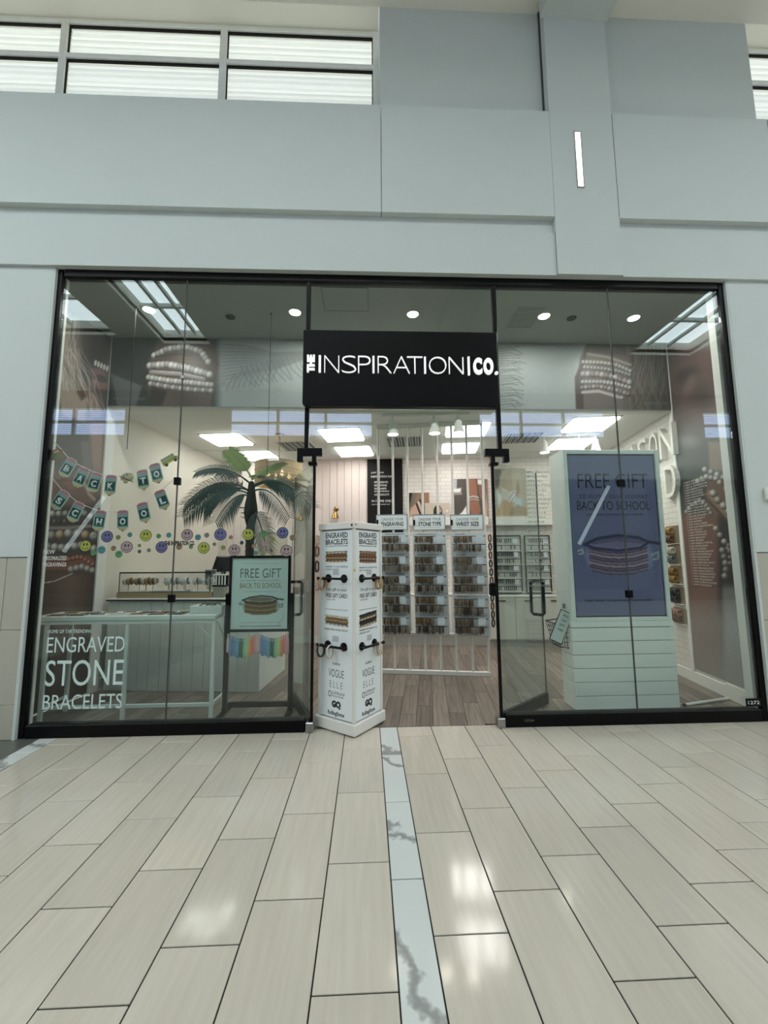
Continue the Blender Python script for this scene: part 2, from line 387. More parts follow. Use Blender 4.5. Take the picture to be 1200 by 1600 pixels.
# --- facade above and beside the storefront
YP, YF, YU = -0.055, -0.085, -0.107
ZF0 = 4.333
pl = struct(put('wall_left_pier', B(-9, -3.125, YP, 0.06, 1.55, ZF0), M_FAC))
pr = struct(put('wall_right_pier', B(3.60, 9, YP, 0.06, 1.55, ZF0), M_FAC))
def wainscot(parent, edges):
    rows = [(0, 0.285), (0.285, 0.915), (0.915, 1.545)]
    for a, b in zip(edges[:-1], edges[1:]):
        for c, d in rows: put('tile', MB().bbox(a+0.002, b-0.002, -0.048, -0.02, c+0.002, d-0.002, b=0.002), M_STONE, parent)
wl = struct(put('wall_left_wainscot', B(-9, -3.125, -0.03, 0.06, 0, 1.55), M_JOINT)); wainscot(wl, [-4.75, -4.13, -3.51, -3.31, -3.127])
wr = struct(put('wall_right_wainscot', B(3.60, 9, -0.03, 0.06, 0, 1.55), M_JOINT)); wainscot(wr, [3.602, 3.80, 4.42, 5.04, 5.66])
struct(put('trim_1', MB().box(-3.132, -3.105, -0.053, 0.06, 0, ZF0), M_FAC), 'white painted jamb beside the storefront frame on the left')
struct(put('trim_2', MB().box(3.582, 3.607, -0.053, 0.06, 0, ZF0), M_FAC), 'white painted jamb beside the storefront frame on the right')
fa = sroot('wall_fascia')
g = 0.003
for n, a, b in (('panel', -9, 1.81-g), ('panel', 2.48+g, 9)):
    put(n, B(a, b, YF, 0.28, ZF0, 4.80), M_FAC, fa)
    put('reveal_strip', B(a, b, -0.045, 0.28, 4.80, 4.962), M_FAC, fa)
put('backing', B(-9, 9, -0.03, 0.26, ZF0+0.01, 6.15), M_JOINT, fa)
up = sroot('wall_upper_band')
for a, b in ((-9, 0.042-g), (0.042+g, 1.81-g), (2.48+g, 4.19-g), (4.19+g, 9)):
    put('panel', B(a, b, YU, 0.28, 4.962, 6.172), M_FAC, up)
for x, y, z0_, z1_ in ((2.4785, YF-0.0015, ZF0, 4.80), (1.8085, YF-0.0015, ZF0, 4.80), (2.4785, YU-0.0012, 4.97, 6.16), (4.187, YU-0.0012, 4.97, 6.16)): put('seam', B(x, x+0.005, y, y+0.01, z0_, z1_), M_JOINT, fa)
pil = struct(put('wall_pilaster', B(1.81, 2.48, YU, 0.28, ZF0, 7.6), M_FAC))
struct(put('wall_upper_bay', MB().box(0.042, 1.795, 0.0, 0.95, 6.172, 7.7), M_FAC)); struct(put('wall_upper_bay_right', MB().box(2.48, 4.19, 0.0, 0.95, 6.172, 7.7), M_FAC))
struct(put('trim_3', B(1.795, 1.812, -0.02, 0.1, 6.172, 7.7), M_JOINT), 'dark joint beside the pilaster')
bm_ = struct(put('ceiling_beam', B(1.77, 2.52, -7.6, YU, 7.31, 7.75), M_FAC))

# --- clerestory windows: white frames, corrugated daylit glazing set back in a deep bay
def clerestory(name, xs, z0, zm, z1, y, label):
    rt = sroot(name); rt['label'] = label
    mw = mat('window_frame_paint', (240, 243, 240), rough=0.5)
    for x in xs: put('mullion', MB().bbox(x-0.04, x+0.04, y-0.03, y+0.03, z0-0.05, z1+0.03, b=0.006), mw, rt)
    for nm, z in (('bottom_rail', z0), ('transom', zm), ('top_rail', z1)):
        put(nm, MB().bbox(xs[0]-0.04, xs[-1]+0.04, y-0.026, y+0.026, z-0.03, z+0.03, b=0.006), mw, rt)
    mg = mat('daylit_corrugated_glazing', (225, 232, 230), rough=0.4, emit=(236, 240, 232), estr=WIN_E)
    if 'stripes' not in mg:
        mg['stripes'] = 1; nt = mg.node_tree; N = nt.nodes
        tc = N.new('ShaderNodeTexCoord'); wv = N.new('ShaderNodeTexWave'); wv.bands_direction = 'Z'; wv.inputs['Scale'].default_value = 4.0; wv.inputs['Distortion'].default_value = 1.2; wv.inputs['Detail'].default_value = 3
        mr = N.new('ShaderNodeMapRange'); mr.inputs[3].default_value = WIN_E*0.72; mr.inputs[4].default_value = WIN_E*1.12  # glow banded brighter and dimmer to stand in for shading on the corrugations
        nt.links.new(tc.outputs['Object'], wv.inputs['Vector']); nt.links.new(wv.outputs['Fac'], mr.inputs[0]); nt.links.new(mr.outputs[0], N['Principled BSDF'].inputs['Emission Strength'])
    for a, b in zip(xs[:-1], xs[1:]):
        for c, d in ((z0, zm), (zm, z1)):
            n = 72; vs = []; fs = []
            for i in range(n+1):
                z = c+0.03+(d-c-0.06)*i/n; yy = y+0.05+0.012*math.sin(i*2*PI/8)
                vs += [(a+0.04, yy, z), (b-0.04, yy, z)]
            fs = [(2*i, 2*i+1, 2*i+3, 2*i+2) for i in range(n)]
            put('pane', MB().add(vs, fs), mg, rt, smooth=True)
            k = MB().box(a+0.04, b-0.04, y+0.0, y+0.02, d-0.055, d-0.03).box(a+0.04, a+0.052, y+0.0, y+0.02, c+0.03, d-0.055).box(b-0.052, b-0.04, y+0.0, y+0.02, c+0.03, d-0.055)
            put('gasket', k, M_BLACKM, rt)
    return rt
YW = 0.62
zt = aty(470, 51, YW)[2]; zm = aty(470, 103, YW)[2]; zb = aty(470, 170, YW)[2]
xr = aty(590, 100, YW)[0]; xm = aty(350, 80, YW)[0]; xl = aty(99, 90, YW)[0]; dx = xm-xl
clerestory('window_1', [xl-2*dx, xl-dx, xl, xm, xr-0.02], zb, zm, zt, YW, 'long clerestory window above the shopfront')
clerestory('window_2', [4.27, 6.2, 8.1], zb, zm, zt, YW, 'clerestory window right of the pilaster')
struct(put('wall_window_bay', MB().box(-9, 9, YW+0.12, YW+0.3, 6.0, zt+0.3), M_FAC2))
struct(put('ceiling_window_bay', MB().box(-9, 0.042, 0.001, YW+0.11, zt+0.03, zt+0.25).box(4.19, 9, 0.001, YW+0.11, zt+0.03, zt+0.25), M_FAC2))

# --- concourse ceiling with skylight wells, and the far side of the concourse (seen in the glass)
SKY = [(-5.75, -4.5, -7.3, -2.4), (-10.5, -6.8, -6.9, -2.4), (7.7, 9.6, -7.6, -2.4), (10.3, 13.6, -7.6, -2.4), (-3.6, 0.9, -4.3, -2.7), (3.3, 6.7, -4.3, -2.7)]
cxs = sorted({-16, 16, *[s[0] for s in SKY], *[s[1] for s in SKY]}); cys = sorted({-10.6, 0.0, *[s[2] for s in SKY], *[s[3] for s in SKY]})
cm = MB()
for i in range(len(cxs)-1):
    for j in range(len(cys)-1):
        x, y = (cxs[i]+cxs[i+1])/2, (cys[j]+cys[j+1])/2
        if not any(s[0] < x < s[1] and s[2] < y < s[3] for s in SKY): cm.box(cxs[i], cxs[i+1], cys[j], cys[j+1], 7.52, 7.7)
struct(put('ceiling_concourse', cm, M_FAC2))
for k, (a, b, c, d) in enumerate(SKY):
    rt = sroot('window_%d' % (3+k)); rt['label'] = 'skylight well in the concourse ceiling'
    put('well', MB().box(a-0.05, a, c, d, 7.6, 7.98).box(b, b+0.05, c, d, 7.6, 7.98).box(a, b, c-0.05, c, 7.6, 7.98).box(a, b, d, d+0.05, 7.6, 7.98), M_FAC2, rt)
    put('pane', B(a, b, c, d, 7.92, 7.95), M_SKY, rt)
    bars = MB(); n = max(2, int((d-c)/1.1))
    for i in range(1, n): yy = c+(d-c)*i/n; bars.box(a, b, yy-0.04, yy+0.04, 7.8, 7.9)
    for i in (1, 2): xx = a+(b-a)*i/3; bars.box(xx-0.035, xx+0.035, c, d, 7.82, 7.9)
    put('glazing_bar', bars, M_FAC, rt)
OY = -10.6
struct(put('wall_opposite', MB().box(-16, 16, OY-0.3, OY, 4.3, 5.9).box(-16, 16, OY-0.3, OY, 6.85, 7.6).box(-8.6, -5.0, OY-0.3, OY, 5.9, 6.85).box(0.1, 3.95, OY-0.3, OY, 5.9, 6.85).box(8.7, 12.4, OY-0.3, OY, 5.9, 6.85), M_FAC))
M_BLUE = mat('blue_sky_glazing', (90, 120, 190), rough=0.4, emit=(108, 144, 210), estr=OPP_E)
for k, (a, b, n) in enumerate(((-14, -8.6, 3), (-5.0, 0.1, 3), (3.95, 8.7, 3), (12.4, 16, 2))):
    rt = sroot('window_%d' % (9+k)); rt['label'] = 'clerestory window across the concourse'
    put('pane', B(a, b, OY-0.28, OY-0.25, 5.9, 6.85), M_BLUE, rt)
    s = MB()
    for i in range(13): z = 5.93+i*0.073; s.box(a, b, OY-0.2, OY-0.16, z, z+0.035)
    put('slat', s, mat('glowing_louvre', (235, 240, 240), rough=0.5, emit=(235, 242, 245), estr=OPP_E*0.75), rt)['kind'] = 'stuff'  # slats given a glow of their own in place of daylight on them
    f = MB().box(a, b, OY-0.15, OY-0.05, 6.34, 6.42)
    for i in range(n+1): x = a+(b-a)*i/n; f.box(x-0.05, x+0.05, OY-0.15, OY-0.05, 5.9, 6.85)
    put('window_frame', f, M_FAC, rt)
M_OPP = mat('opposite_shopfront', (96, 98, 100), rough=0.6); M_OPPD = mat('opposite_dark', (40, 40, 44), rough=0.5)
ow = struct(put('wall_opposite_shopfront', MB().box(-16, 16, OY-0.3, OY, 0, 0.4).box(-16, 16, OY-3.0, OY-2.9, 0, 4.3).box(-16, 16, OY-3, OY, 4.25, 4.35).box(-5.2, -4.2, OY-0.3, OY, 0, 4.3).box(2.4, 3.2, OY-0.3, OY, 0, 4.3).box(9.0, 10.0, OY-0.3, OY, 0, 4.3), M_OPP))
struct(put('floor_opposite', B(-16, 16, OY-3, OY, -0.05, 0.0), M_OPPD))
for (p, q, lab) in (((163, 776), (100, 862), 'slanted glowing tube added across the concourse to reflect a streak beside the pennants'),
               ((951, 760), (905, 850), 'slanted glowing tube added across the concourse to reflect a streak in the screen')):
    P, Q = aty(*p, 11.2), aty(*q, 11.2); P[1] *= -1; Q[1] *= -1
    tag(put('streak_tube', MB().tube([tuple(P), tuple(Q)], 0.07, 8), mat('streak_glow', (240, 248, 248), emit=(235, 248, 250), estr=3.0)), lab, 'lamp')  # glowing tubes added only to put bright streaks into the glass reflections
# lamp on the pilaster
P0, P1 = aty(901, 207, YU), aty(905, 292, YU)
wlt = thing('wall_light', 'slim vertical white light fitting glowing on the pilaster', 'light', (P0[0]+0.005, YU, P1[2]))
H = P0[2]-P1[2]
put('frame', MB().box(-0.036, -0.029, -0.008, 0.02, -0.01, H+0.01).box(0.029, 0.036, -0.008, 0.02, -0.01, H+0.01).box(-0.036, 0.036, -0.008, 0.02, H, H+0.01).box(-0.036, 0.036, -0.008, 0.02, -0.01, 0), mat('fitting_edge', (170, 165, 155)), wlt)
put('diffuser', B(-0.029, 0.029, -0.004, 0.01, 0, H), M_TUBE, wlt)
# small white box on the right pier
wb = thing('wall_box', 'small white control box with dark lens on the pier', 'control box', (float(aty(1197, 772, YP)[0])+0.03, YP, float(aty(1197, 772, YP)[2])))
put('housing', MB().bbox(-0.06, 0.06, -0.03, 0, -0.06, 0.06, b=0.008), M_WHITE, wb); put('lens', MB().lathe([(0.013, 0), (0.013, 0.006)], 12, Matrix.Translation((0.0, -0.03, 0)) @ Matrix.Rotation(R(90), 4, 'X')), M_BLACK, wb)

# ================================================================== STOREFRONT
XL, XR, ZT = -3.105, 3.582, 4.333
sf = sroot('trim_4'); sf['label'] = 'black metal storefront frame'
put('jamb', MB().bbox(XL, XL+0.045, -0.025, 0.03, 0, ZT, b=0.004), M_BLACK, sf); put('jamb', MB().bbox(XR-0.05, XR, -0.025, 0.03, 0, ZT, b=0.004), M_BLACK, sf)
put('header', MB().bbox(XL+0.06, XR-0.06, -0.03, 0.06, ZT-0.075, ZT, b=0.004), M_BLACK, sf)
put('base', MB().bbox(XL+0.06, -0.665, -0.03, 0.07, 0.0, 0.105, b=0.004), M_BLACK, sf); put('base', MB().bbox(1.13, XR-0.06, -0.03, 0.07, 0.0, 0.108, b=0.004), M_BLACK, sf)
MX = (-0.685, 1.178)
for x in MX: put('mullion', MB().bbox(x-0.02, x+0.02, -0.02, 0.03, 2.56, ZT-0.075, b=0.003), M_BLACK, sf)
for x in (-0.607, 1.098): put('door_post', B(x-0.012, x+0.012, -0.012, 0.012, 0.09, 2.5), M_BLACK, sf)
for x, s in ((-0.685, 1), (1.178, -1)):
    M = Matrix.Translation((x, 0, 0)) @ Matrix.Diagonal((s, 1, 1, 1))
    put('patch_fitting', MB().bbox(-0.085, 0.15, -0.03, 0.03, 2.49, 2.56, b=0.004, M=M).bbox(-0.085, -0.03, -0.03, 0.03, 2.43, 2.492, b=0.004, M=M).bbox(0.055, 0.095, -0.03, 0.03, 2.42, 2.492, b=0.004, M=M), M_BLACK, sf)
    put('pivot_arm', MB().bbox(0.02, 0.1, -0.02, 0.05, 2.40, 2.43, b=0.004, M=M @ Matrix.Rotation(R(-18), 4, 'Y', ) if False else M), M_BLACK, sf)
put('foot_pivot', MB().bbox(-0.655, -0.585, -0.045, 0.045, 0.0, 0.085, b=0.006), M_STEEL, sf); put('foot_pivot', MB().bbox(1.055, 1.125, -0.045, 0.045, 0, 0.085, b=0.006), M_STEEL, sf)
def pane(name, x0, x1, z0, z1, clips, lab, xb=None):
    rt = sroot(name); rt['label'] = lab
    put('pane', B(x0+0.002, x1-0.002, -0.006, 0.006, z0, z1), GLASS, rt)
    for (cx, cz, big) in clips:
        s = 0.028 if big else 0.014
        put('clip', MB().bbox(cx-s, cx+s, -0.022, 0.022, cz-s*1.25, cz+s*1.25, b=0.004), M_BLACK if big else M_STEEL, rt)
    return rt
JL, JR = -1.878, 2.363
cl = [(JL, aty(283, 590, 0)[2], 0), (JL, aty(274, 752, 0)[2], 1), (JL, aty(265, 935, 0)[2], 1)]
cr = [(JR, aty(960, 590, 0)[2], 0), (JR, aty(971, 755, 0)[2], 1), (JR, aty(982, 928, 0)[2], 1)]
pane('window_13', XL+0.045, JL, 0.1, ZT-0.07, [], 'large storefront glass pane at the far left')
pane('window_14', JL, -0.69, 2.54, ZT-0.07, [], 'upper storefront glass pane left of the sign'); pane('window_15', JL, -0.615, 0.1, 2.536, cl, 'storefront glass pane left of the doorway')
pane('window_16', MX[0]+0.01, MX[1]-0.01, 2.50, ZT-0.07, [], 'transom glass over the doorway behind the black sign')
pane('window_17', 1.183, JR, 2.54, ZT-0.07, [], 'upper storefront glass pane right of the sign'); pane('window_18', 1.106, JR, 0.1, 2.536, cr, 'storefront glass pane right of the doorway')
pane('window_19', JR, XR-0.05, 0.1, ZT-0.07, [], 'large storefront glass pane at the far right')
for nm, x in (('joint', JL), ('joint', JR)): put('glass_joint', B(x-0.004, x+0.004, -0.008, 0.008, 0.105, ZT-0.075), M_JOINT, sf)
# doors, both open inwards
def door(name, hx, tip, lab, hand):
    ang = math.atan2(tip[1], tip[0]-hx); rt = sroot(name, (hx, 0.0, 0), ang); rt['label'] = lab
    Wd = 0.86
    put('pane', B(0.02, Wd, -0.006, 0.006, 0.10, 2.44), DGLASS, rt)
    put('bottom_rail', MB().bbox(0.03, Wd, -0.022, 0.022, 0.012, 0.115, b=0.004), M_BLACK, rt)
    put('edge', MB().box(Wd-0.004, Wd+0.002, -0.006, 0.006, 0.1, 2.44).box(0.012, 0.022, -0.006, 0.006, 0.1, 2.44), M_JOINT, rt)
    hxx = Wd-0.10; z0, z1 = 0.92, 1.27
    for s in (-1, 1):
        pts = [(hxx, s*0.006, z0), (hxx, s*0.05, z0), (hxx, s*0.07, z0+0.02), (hxx, s*0.07, z1-0.02), (hxx, s*0.05, z1), (hxx, s*0.006, z1)]
        put('handle', MB().tube(pts, 0.016, 10), M_BLACK, rt, smooth=True)
    return rt
door('door_1', -0.607, (-0.97, 0.92), 'left glass door standing open with black pull handle', 1)
door('door_2', 1.098, (1.82, 0.607), 'right glass door standing open with black pull handle', -1)
lk = thing('door_lock', 'black lock cylinder on the right door edge', 'lock', (1.065, 0.0, 1.22))
put('body', MB().bbox(-0.035, 0.03, -0.03, 0.03, -0.06, 0.06, b=0.012), M_BLACK, lk); put('thumb_turn', MB().lathe([(0.013, 0), (0.015, 0.012), (0.008, 0.02)], 12, Matrix.Translation((0, -0.03, 0.015)) @ Matrix.Rotation(R(90), 4, 'X')), M_BLACK, lk)

# ================================================================== STORE SHELL
def wall_frame(P0, P1): return math.hypot(P1[0]-P0[0], P1[1]-P0[1]), math.atan2(P1[1]-P0[1], P1[0]-P0[0])
PLF, PLB = (-3.48, 0.0), (-2.912, 4.113); PRB, PRF = (4.229, 3.542), (3.68, 0.0)
LL, LA = wall_frame(PLF, PLB); RL, RA = wall_frame(PRB, PRF); BL, BA = wall_frame(PLB, PRB)
ZC, ZV, YB = 3.40, 4.30, 1.17
wl_ = struct(put('wall_left', B(0, LL+0.2, 0, 0.15, 0, 4.5), mat('left_wall_paint', (226, 219, 207), rough=0.6, var=0.03, scale=3), None, (*PLF, 0), LA))
wr_ = struct(put('wall_right', B(-0.2, RL, 0, 0.15, 0, 4.5), M_BRICK, None, (*PRB, 0), RA))
wb_ = struct(put('wall_back', B(0, BL, 0, 0.15, 0, 3.6), M_BRICK, None, (*PLB, 0), BA))
def lwall(s): return (PLF[0]+s*math.cos(LA), PLF[1]+s*math.sin(LA))
def rwx(y): return PRF[0]+0.155*y
def lwx(y): return PLF[0]+0.138*y
struct(put('ceiling_store', MB().vprism([(lwx(YB), YB+0.1), (rwx(YB), YB+0.1), PRB, PLB], ZC, ZC+0.1), M_CEIL))
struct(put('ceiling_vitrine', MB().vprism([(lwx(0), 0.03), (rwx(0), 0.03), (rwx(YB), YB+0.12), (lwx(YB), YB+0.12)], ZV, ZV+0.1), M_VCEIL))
struct(put('wall_bulkhead', B(lwx(YB), rwx(YB), YB, YB+0.1, ZC-0.012, ZV-0.001), M_WHITE))
struct(put('wall_jamb_left', B(-3.6, -3.078, 0.065, 0.095, 0, ZV), M_WHITE)); struct(put('wall_jamb_right', B(3.535, 3.75, 0.065, 0.15, 0, ZV), M_WHITE))
struct(put('trim_5', MB().bbox(1.17/math.sin(LA), 1.17/math.sin(LA)+0.14, -0.03, 0.02, 0, ZC, b=0.004), M_WHITE, None, (*PLF, 0), LA), 'white post at the end of the mural on the left')
struct(put('trim_6', MB().bbox(RL-1.24, RL-1.17, -0.022, 0.02, 0.13, ZV, b=0.003), M_WHITE, None, (*PRB, 0), RA), 'white strip beside the mural on the right')
struct(put('trim_7', MB().box(RL-1.262, RL-1.243, -0.004, 0.02, 0.13, ZC), M_JOINT, None, (*PRB, 0), RA), 'dark joint beside the mural strip')
struct(put('baseboard_right', MB().bbox(0, RL-0.62, -0.018, 0, 0, 0.13, b=0.003).bbox(RL-0.62, RL-0.1, -0.03, 0, 0, 0.16, b=0.003), M_WHITE, None, (*PRB, 0), RA))
struct(put('baseboard_left', MB().bbox(1.33, LL, -0.018, 0, 0, 0.13, b=0.003), M_WHITE, None, (*PLF, 0), LA))
struct(put('baseboard_back', MB().bbox(0, BL, -0.018, 0, 0, 0.13, b=0.003), M_WHITE, None, (*PLB, 0), BA))
# plank floor, laid askew to the shopfront as the rooms behind are
fs_ = struct(put('floor_store', MB().vprism([(lwx(0)+0.02, 0.048), (rwx(0), 0.048), PRB, PLB], -0.04, -0.006), mat('plank_joint', (26, 22, 20), rough=0.9)))
PA = R(8.2); pd = (math.sin(PA), math.cos(PA)); pn = (math.cos(PA), -math.sin(PA))
PW, PLN = 0.158, 0.93
for i in range(-26, 25):
    off = (i*0.37 % 1)*PLN+random.uniform(-0.08, 0.08)
    for j in range(-2, 7):
        a, b = i*PW+0.002, (i+1)*PW-0.002; c, d = j*PLN+off+0.002, (j+1)*PLN+off-0.002
        q = [(a*pn[0]+c*pd[0], a*pn[1]+c*pd[1]), (b*pn[0]+c*pd[0], b*pn[1]+c*pd[1]), (b*pn[0]+d*pd[0], b*pn[1]+d*pd[1]), (a*pn[0]+d*pd[0], a*pn[1]+d*pd[1])]
        q = clip_poly(q, 0, 1, -0.05)
        if len(q) > 2: q = clip_poly(q, 1, -0.138, 3.46)
        if len(q) > 2: q = clip_poly(q, -1, 0.155, 3.66)
        if len(q) > 2: q = clip_poly(q, -0.08, -1, 3.86)
        if len(q) > 2:
            cx = sum(p[0] for p in q)/len(q); cy = sum(p[1] for p in q)/len(q)
            if abs(sum(q[k][0]*q[(k+1) % len(q)][1]-q[(k+1) % len(q)][0]*q[k][1] for k in range(len(q)))) < 0.004: continue
            Mi = Matrix.Rotation(PA, 4, 'Z') @ Matrix.Translation((-cx, -cy, 0))
            put('plank', MB().vprism(q, -0.012, 0.0, Mi), M_PLANK, fs_, (cx, cy, 0), -PA)
# ================================================================== STORE CEILING: lights, tracks, vents
row_n = ['at the far left over the counter, nearer the shopfront', 'at the far left over the counter, nearer the back wall', 'above the kiosk, nearer the shopfront', 'above the kiosk, nearer the back wall',
         'over the rod screen, nearer the shopfront', 'over the rod screen, nearer the back wall', 'over the tall screen unit, nearer the shopfront', 'over the tall screen unit, nearer the back wall']
for k, (x, y) in enumerate(((-2.3, 2.56), (-2.08, 3.56), (-0.49, 2.28), (-0.33, 3.24), (1.36, 1.99), (1.48, 3.0), (3.05, 1.72), (3.27, 2.70))):
    t = thing('panel_light', 'square recessed ceiling light '+row_n[k], 'light', (x, y, ZC), -PA, 'square ceiling lights')
    fr = MB()
    for a in (0, 90, 180, 270): fr.box(-0.32, 0.32, 0.295, 0.32, -0.008, 0.0, M=Matrix.Rotation(R(a), 4, 'Z'))
    put('frame', fr, M_WHITE, t); put('diffuser', B(-0.29, 0.29, -0.29, 0.29, -0.03, -0.001), M_TROF, t)
for k, px in enumerate((233, 461, 645, 850, 990)):
    P = atz(px, (483, 487, 490, 493, 496)[k], ZV)
    t = thing('downlight', ('round downlight in the window ceiling, leftmost of five', 'round downlight in the window ceiling just left of the sign', 'round downlight in the window ceiling right above the sign', 'round downlight in the window ceiling just right of the sign', 'round downlight in the window ceiling, rightmost of five')[k], 'light', (P[0], P[1], ZV), 0, 'window downlights')
    put('trim_ring', MB().tube([(0.068*math.cos(a*PI/12), 0.068*math.sin(a*PI/12), -0.004) for a in range(24)], 0.009, 6, closed=True), M_WHITE, t, smooth=True)
    put('lens', MB().lathe([(0.06, -0.012), (0.062, -0.001)], 24), M_DOWN, t)
    ld = bpy.data.lights.new('downlight_beam', 'AREA'); ld.shape = 'DISK'; ld.size = 0.11; ld.energy = 17; ld.color = (1, 0.95, 0.88)
    lo_ = bpy.data.objects.new('downlight_beam', ld); COL.objects.link(lo_); lo_.parent = t; lo_.location = (0, 0, -0.02)
for px, py, w_ in ((360, 495, 'left'), (893, 497, 'right')):
    P = atz(px, py, ZV)
    t = thing('ceiling_speaker', 'small dark round speaker grille in the window ceiling, %s one' % w_, 'speaker', (P[0], P[1], ZV), 0, 'window ceiling speakers')
    put('rim', MB().tube([(0.05*math.cos(a*PI/10), 0.05*math.sin(a*PI/10), -0.003) for a in range(20)], 0.005, 6, closed=True), M_BLACKM, t)
    put('grille', MB().lathe([(0.048, -0.005), (0.048, -0.001)], 20), M_BLACKM, t)
P = atz(540, 468, ZV)
t = thing('access_panel', 'thin edged access panel in the window ceiling above the sign', 'hatch', (P[0], P[1], ZV))
put('panel', B(-0.24, 0.24, -0.2, 0.2, -0.004, -0.001), M_VCEIL, t)
f = MB()
for a, h in ((0, 0.2), (180, 0.2), (90, 0.24), (270, 0.24)): f.box(-0.245, 0.245, h, h+0.005, -0.006, -0.001, M=Matrix.Rotation(R(a), 4, 'Z')) if h == 0.2 else f.box(-0.2, 0.2, h, h+0.005, -0.006, -0.001, M=Matrix.Rotation(R(a), 4, 'Z'))
put('frame', f, M_JOINT, t)
P = atz(815, 505, ZV)
t = thing('air_grille', 'pale slotted air grille in the window ceiling right of the sign', 'vent', (P[0], P[1]-0.1, ZV))
put('frame', B(-0.16, 0.16, -0.22, 0.22, -0.004, -0.001), mat('grille_grey', (140, 144, 140)), t)
s = MB()
for i in range(14): s.box(-0.14, 0.14, -0.2+i*0.029, -0.185+i*0.029, -0.008, -0.004)
o = put('slat', s, M_VCEIL, t)
def vent(px, py, w_, lab):
    P = atz(px, py, ZC); t = thing('ceiling_vent', lab, 'vent', (P[0], P[1], ZC), -PA, 'store ceiling vents')
    put('frame', MB().box(-0.3, 0.3, -0.3, 0.3, -0.006, -0.001), M_WHITE, t)
    for i in range(12): put('slat', B(-0.26+i*0.045, -0.235+i*0.045, -0.26, 0.26, -0.014, -0.006), M_BLACKM if i % 2 else mat('slat_grey', (120, 120, 116)), t)
vent(465, 697, 0, 'slotted ceiling vent above the palm and the left door'); vent(632, 690, 1, 'slotted ceiling vent behind the white rods'); vent(815, 684, 2, 'slotted ceiling vent above the right door')
def track(p, q, heads, lab, lab2):
    a, b = atz(*p, 3.36), atz(*q, 3.36); L_, an = wall_frame(a, b)
    t = thing('light_track', lab, 'light track', (a[0], a[1], 3.36), an)
    put('rail', MB().bbox(0, L_, -0.018, 0.018, 0, 0.035, b=0.004), M_WHITE, t); put('feed_box', MB().bbox(L_*0.4, L_*0.4+0.14, -0.04, 0.04, 0.025, 0.04, b=0.004), M_WHITE, t)
    for k, (px, py) in enumerate(heads):
        fr = (px-p[0])/(q[0]-p[0]); h = thing('spotlight', lab2[k], 'light', (a[0]+(b[0]-a[0])*fr, a[1]+(b[1]-a[1])*fr, 3.36), an, 'white track spotlights')
        put('neck', MB().lathe([(0.014, -0.05), (0.014, 0.0)], 10), M_WHITE, h)
        put('shade', MB().lathe([(0.028, -0.05), (0.045, -0.08), (0.05, -0.14), (0.075, -0.24), (0.07, -0.24), (0.045, -0.15), (0.02, -0.1)], 18), M_WHITE, h, smooth=True)
        put('lens', MB().lathe([(0.066, -0.232), (0.066, -0.225)], 16), M_DOWN, h)
track((598, 652), (734, 648), ((614, 0), (679, 0), (716, 0)), 'white light track above the doorway behind the sign', ['white track spotlight over the first rods of the screen', 'white track spotlight in the middle of the doorway track', 'white track spotlight nearest the right end of the doorway track'])
track((842, 684), (938, 680), ((850, 0), (905, 0), (930, 0)), 'white light track above the tall screen unit', ['white track spotlight left of the tall screen unit', 'white track spotlight above the tall screen unit', 'white track spotlight at the right end above the tall screen unit'])
# rattan drum chandelier
C0 = atz(437, 679, ZC)
t = thing('chandelier', 'round woven rattan drum chandelier with warm bulbs hanging on a chain', 'chandelier', (C0[0], C0[1], ZC))
put('canopy', MB().lathe([(0.075, -0.02), (0.07, -0.001)], 20), M_BRASS, t, smooth=True)
ch = MB()
for i in range(10): ch.tube([(0.012*math.cos(a*PI/4)*(1 if i % 2 else 0), 0.012*math.cos(a*PI/4)*(0 if i % 2 else 1), -0.045-i*0.042+0.026*math.sin(a*PI/4)) for a in range(8)], 0.004, 5, closed=True)
put('chain', ch, M_BRASS, t)
M_RAT = mat('rattan', (214, 190, 152), rough=0.7, var=0.12, scale=30)
for z in (-0.46, -0.56, -0.66, -0.78): put('hoop', MB().tube([(0.345*math.cos(a*PI/24), 0.345*math.sin(a*PI/24), z) for a in range(48)], 0.009, 6, closed=True), M_RAT, t, smooth=True)
wv = MB()
for i in range(170): a = 2*PI*i/170; wv.tube([(0.342*math.cos(a), 0.342*math.sin(a), -0.46), (0.342*math.cos(a+0.03), 0.342*math.sin(a+0.03), -0.78)], 0.0052, 4)
put('weave', wv, M_RAT, t)['kind'] = 'stuff'
for i in range(3): a = i*2*PI/3; put('spoke', MB().tube([(0, 0, -0.44), (0.34*math.cos(a), 0.34*math.sin(a), -0.46)], 0.005, 6), M_BRASS, t)
put('stem', MB().tube([(0, 0, -0.43), (0, 0, -0.75)], 0.008, 8), M_BRASS, t)
for i in range(4):
    a = i*PI/2+0.5; x, y = 0.16*math.cos(a), 0.16*math.sin(a)
    ar = put('arm', MB().tube([(0, 0, -0.74), (x*0.6, y*0.6, -0.77), (x, y, -0.73), (x, y, -0.68)], 0.006, 6), M_BRASS, t)
    put('bulb', MB().lathe([(0.008, -0.68), (0.026, -0.645), (0.024, -0.62), (0.004, -0.57)], 12, Matrix.Translation((x, y, 0))), M_BULB, ar, smooth=True)

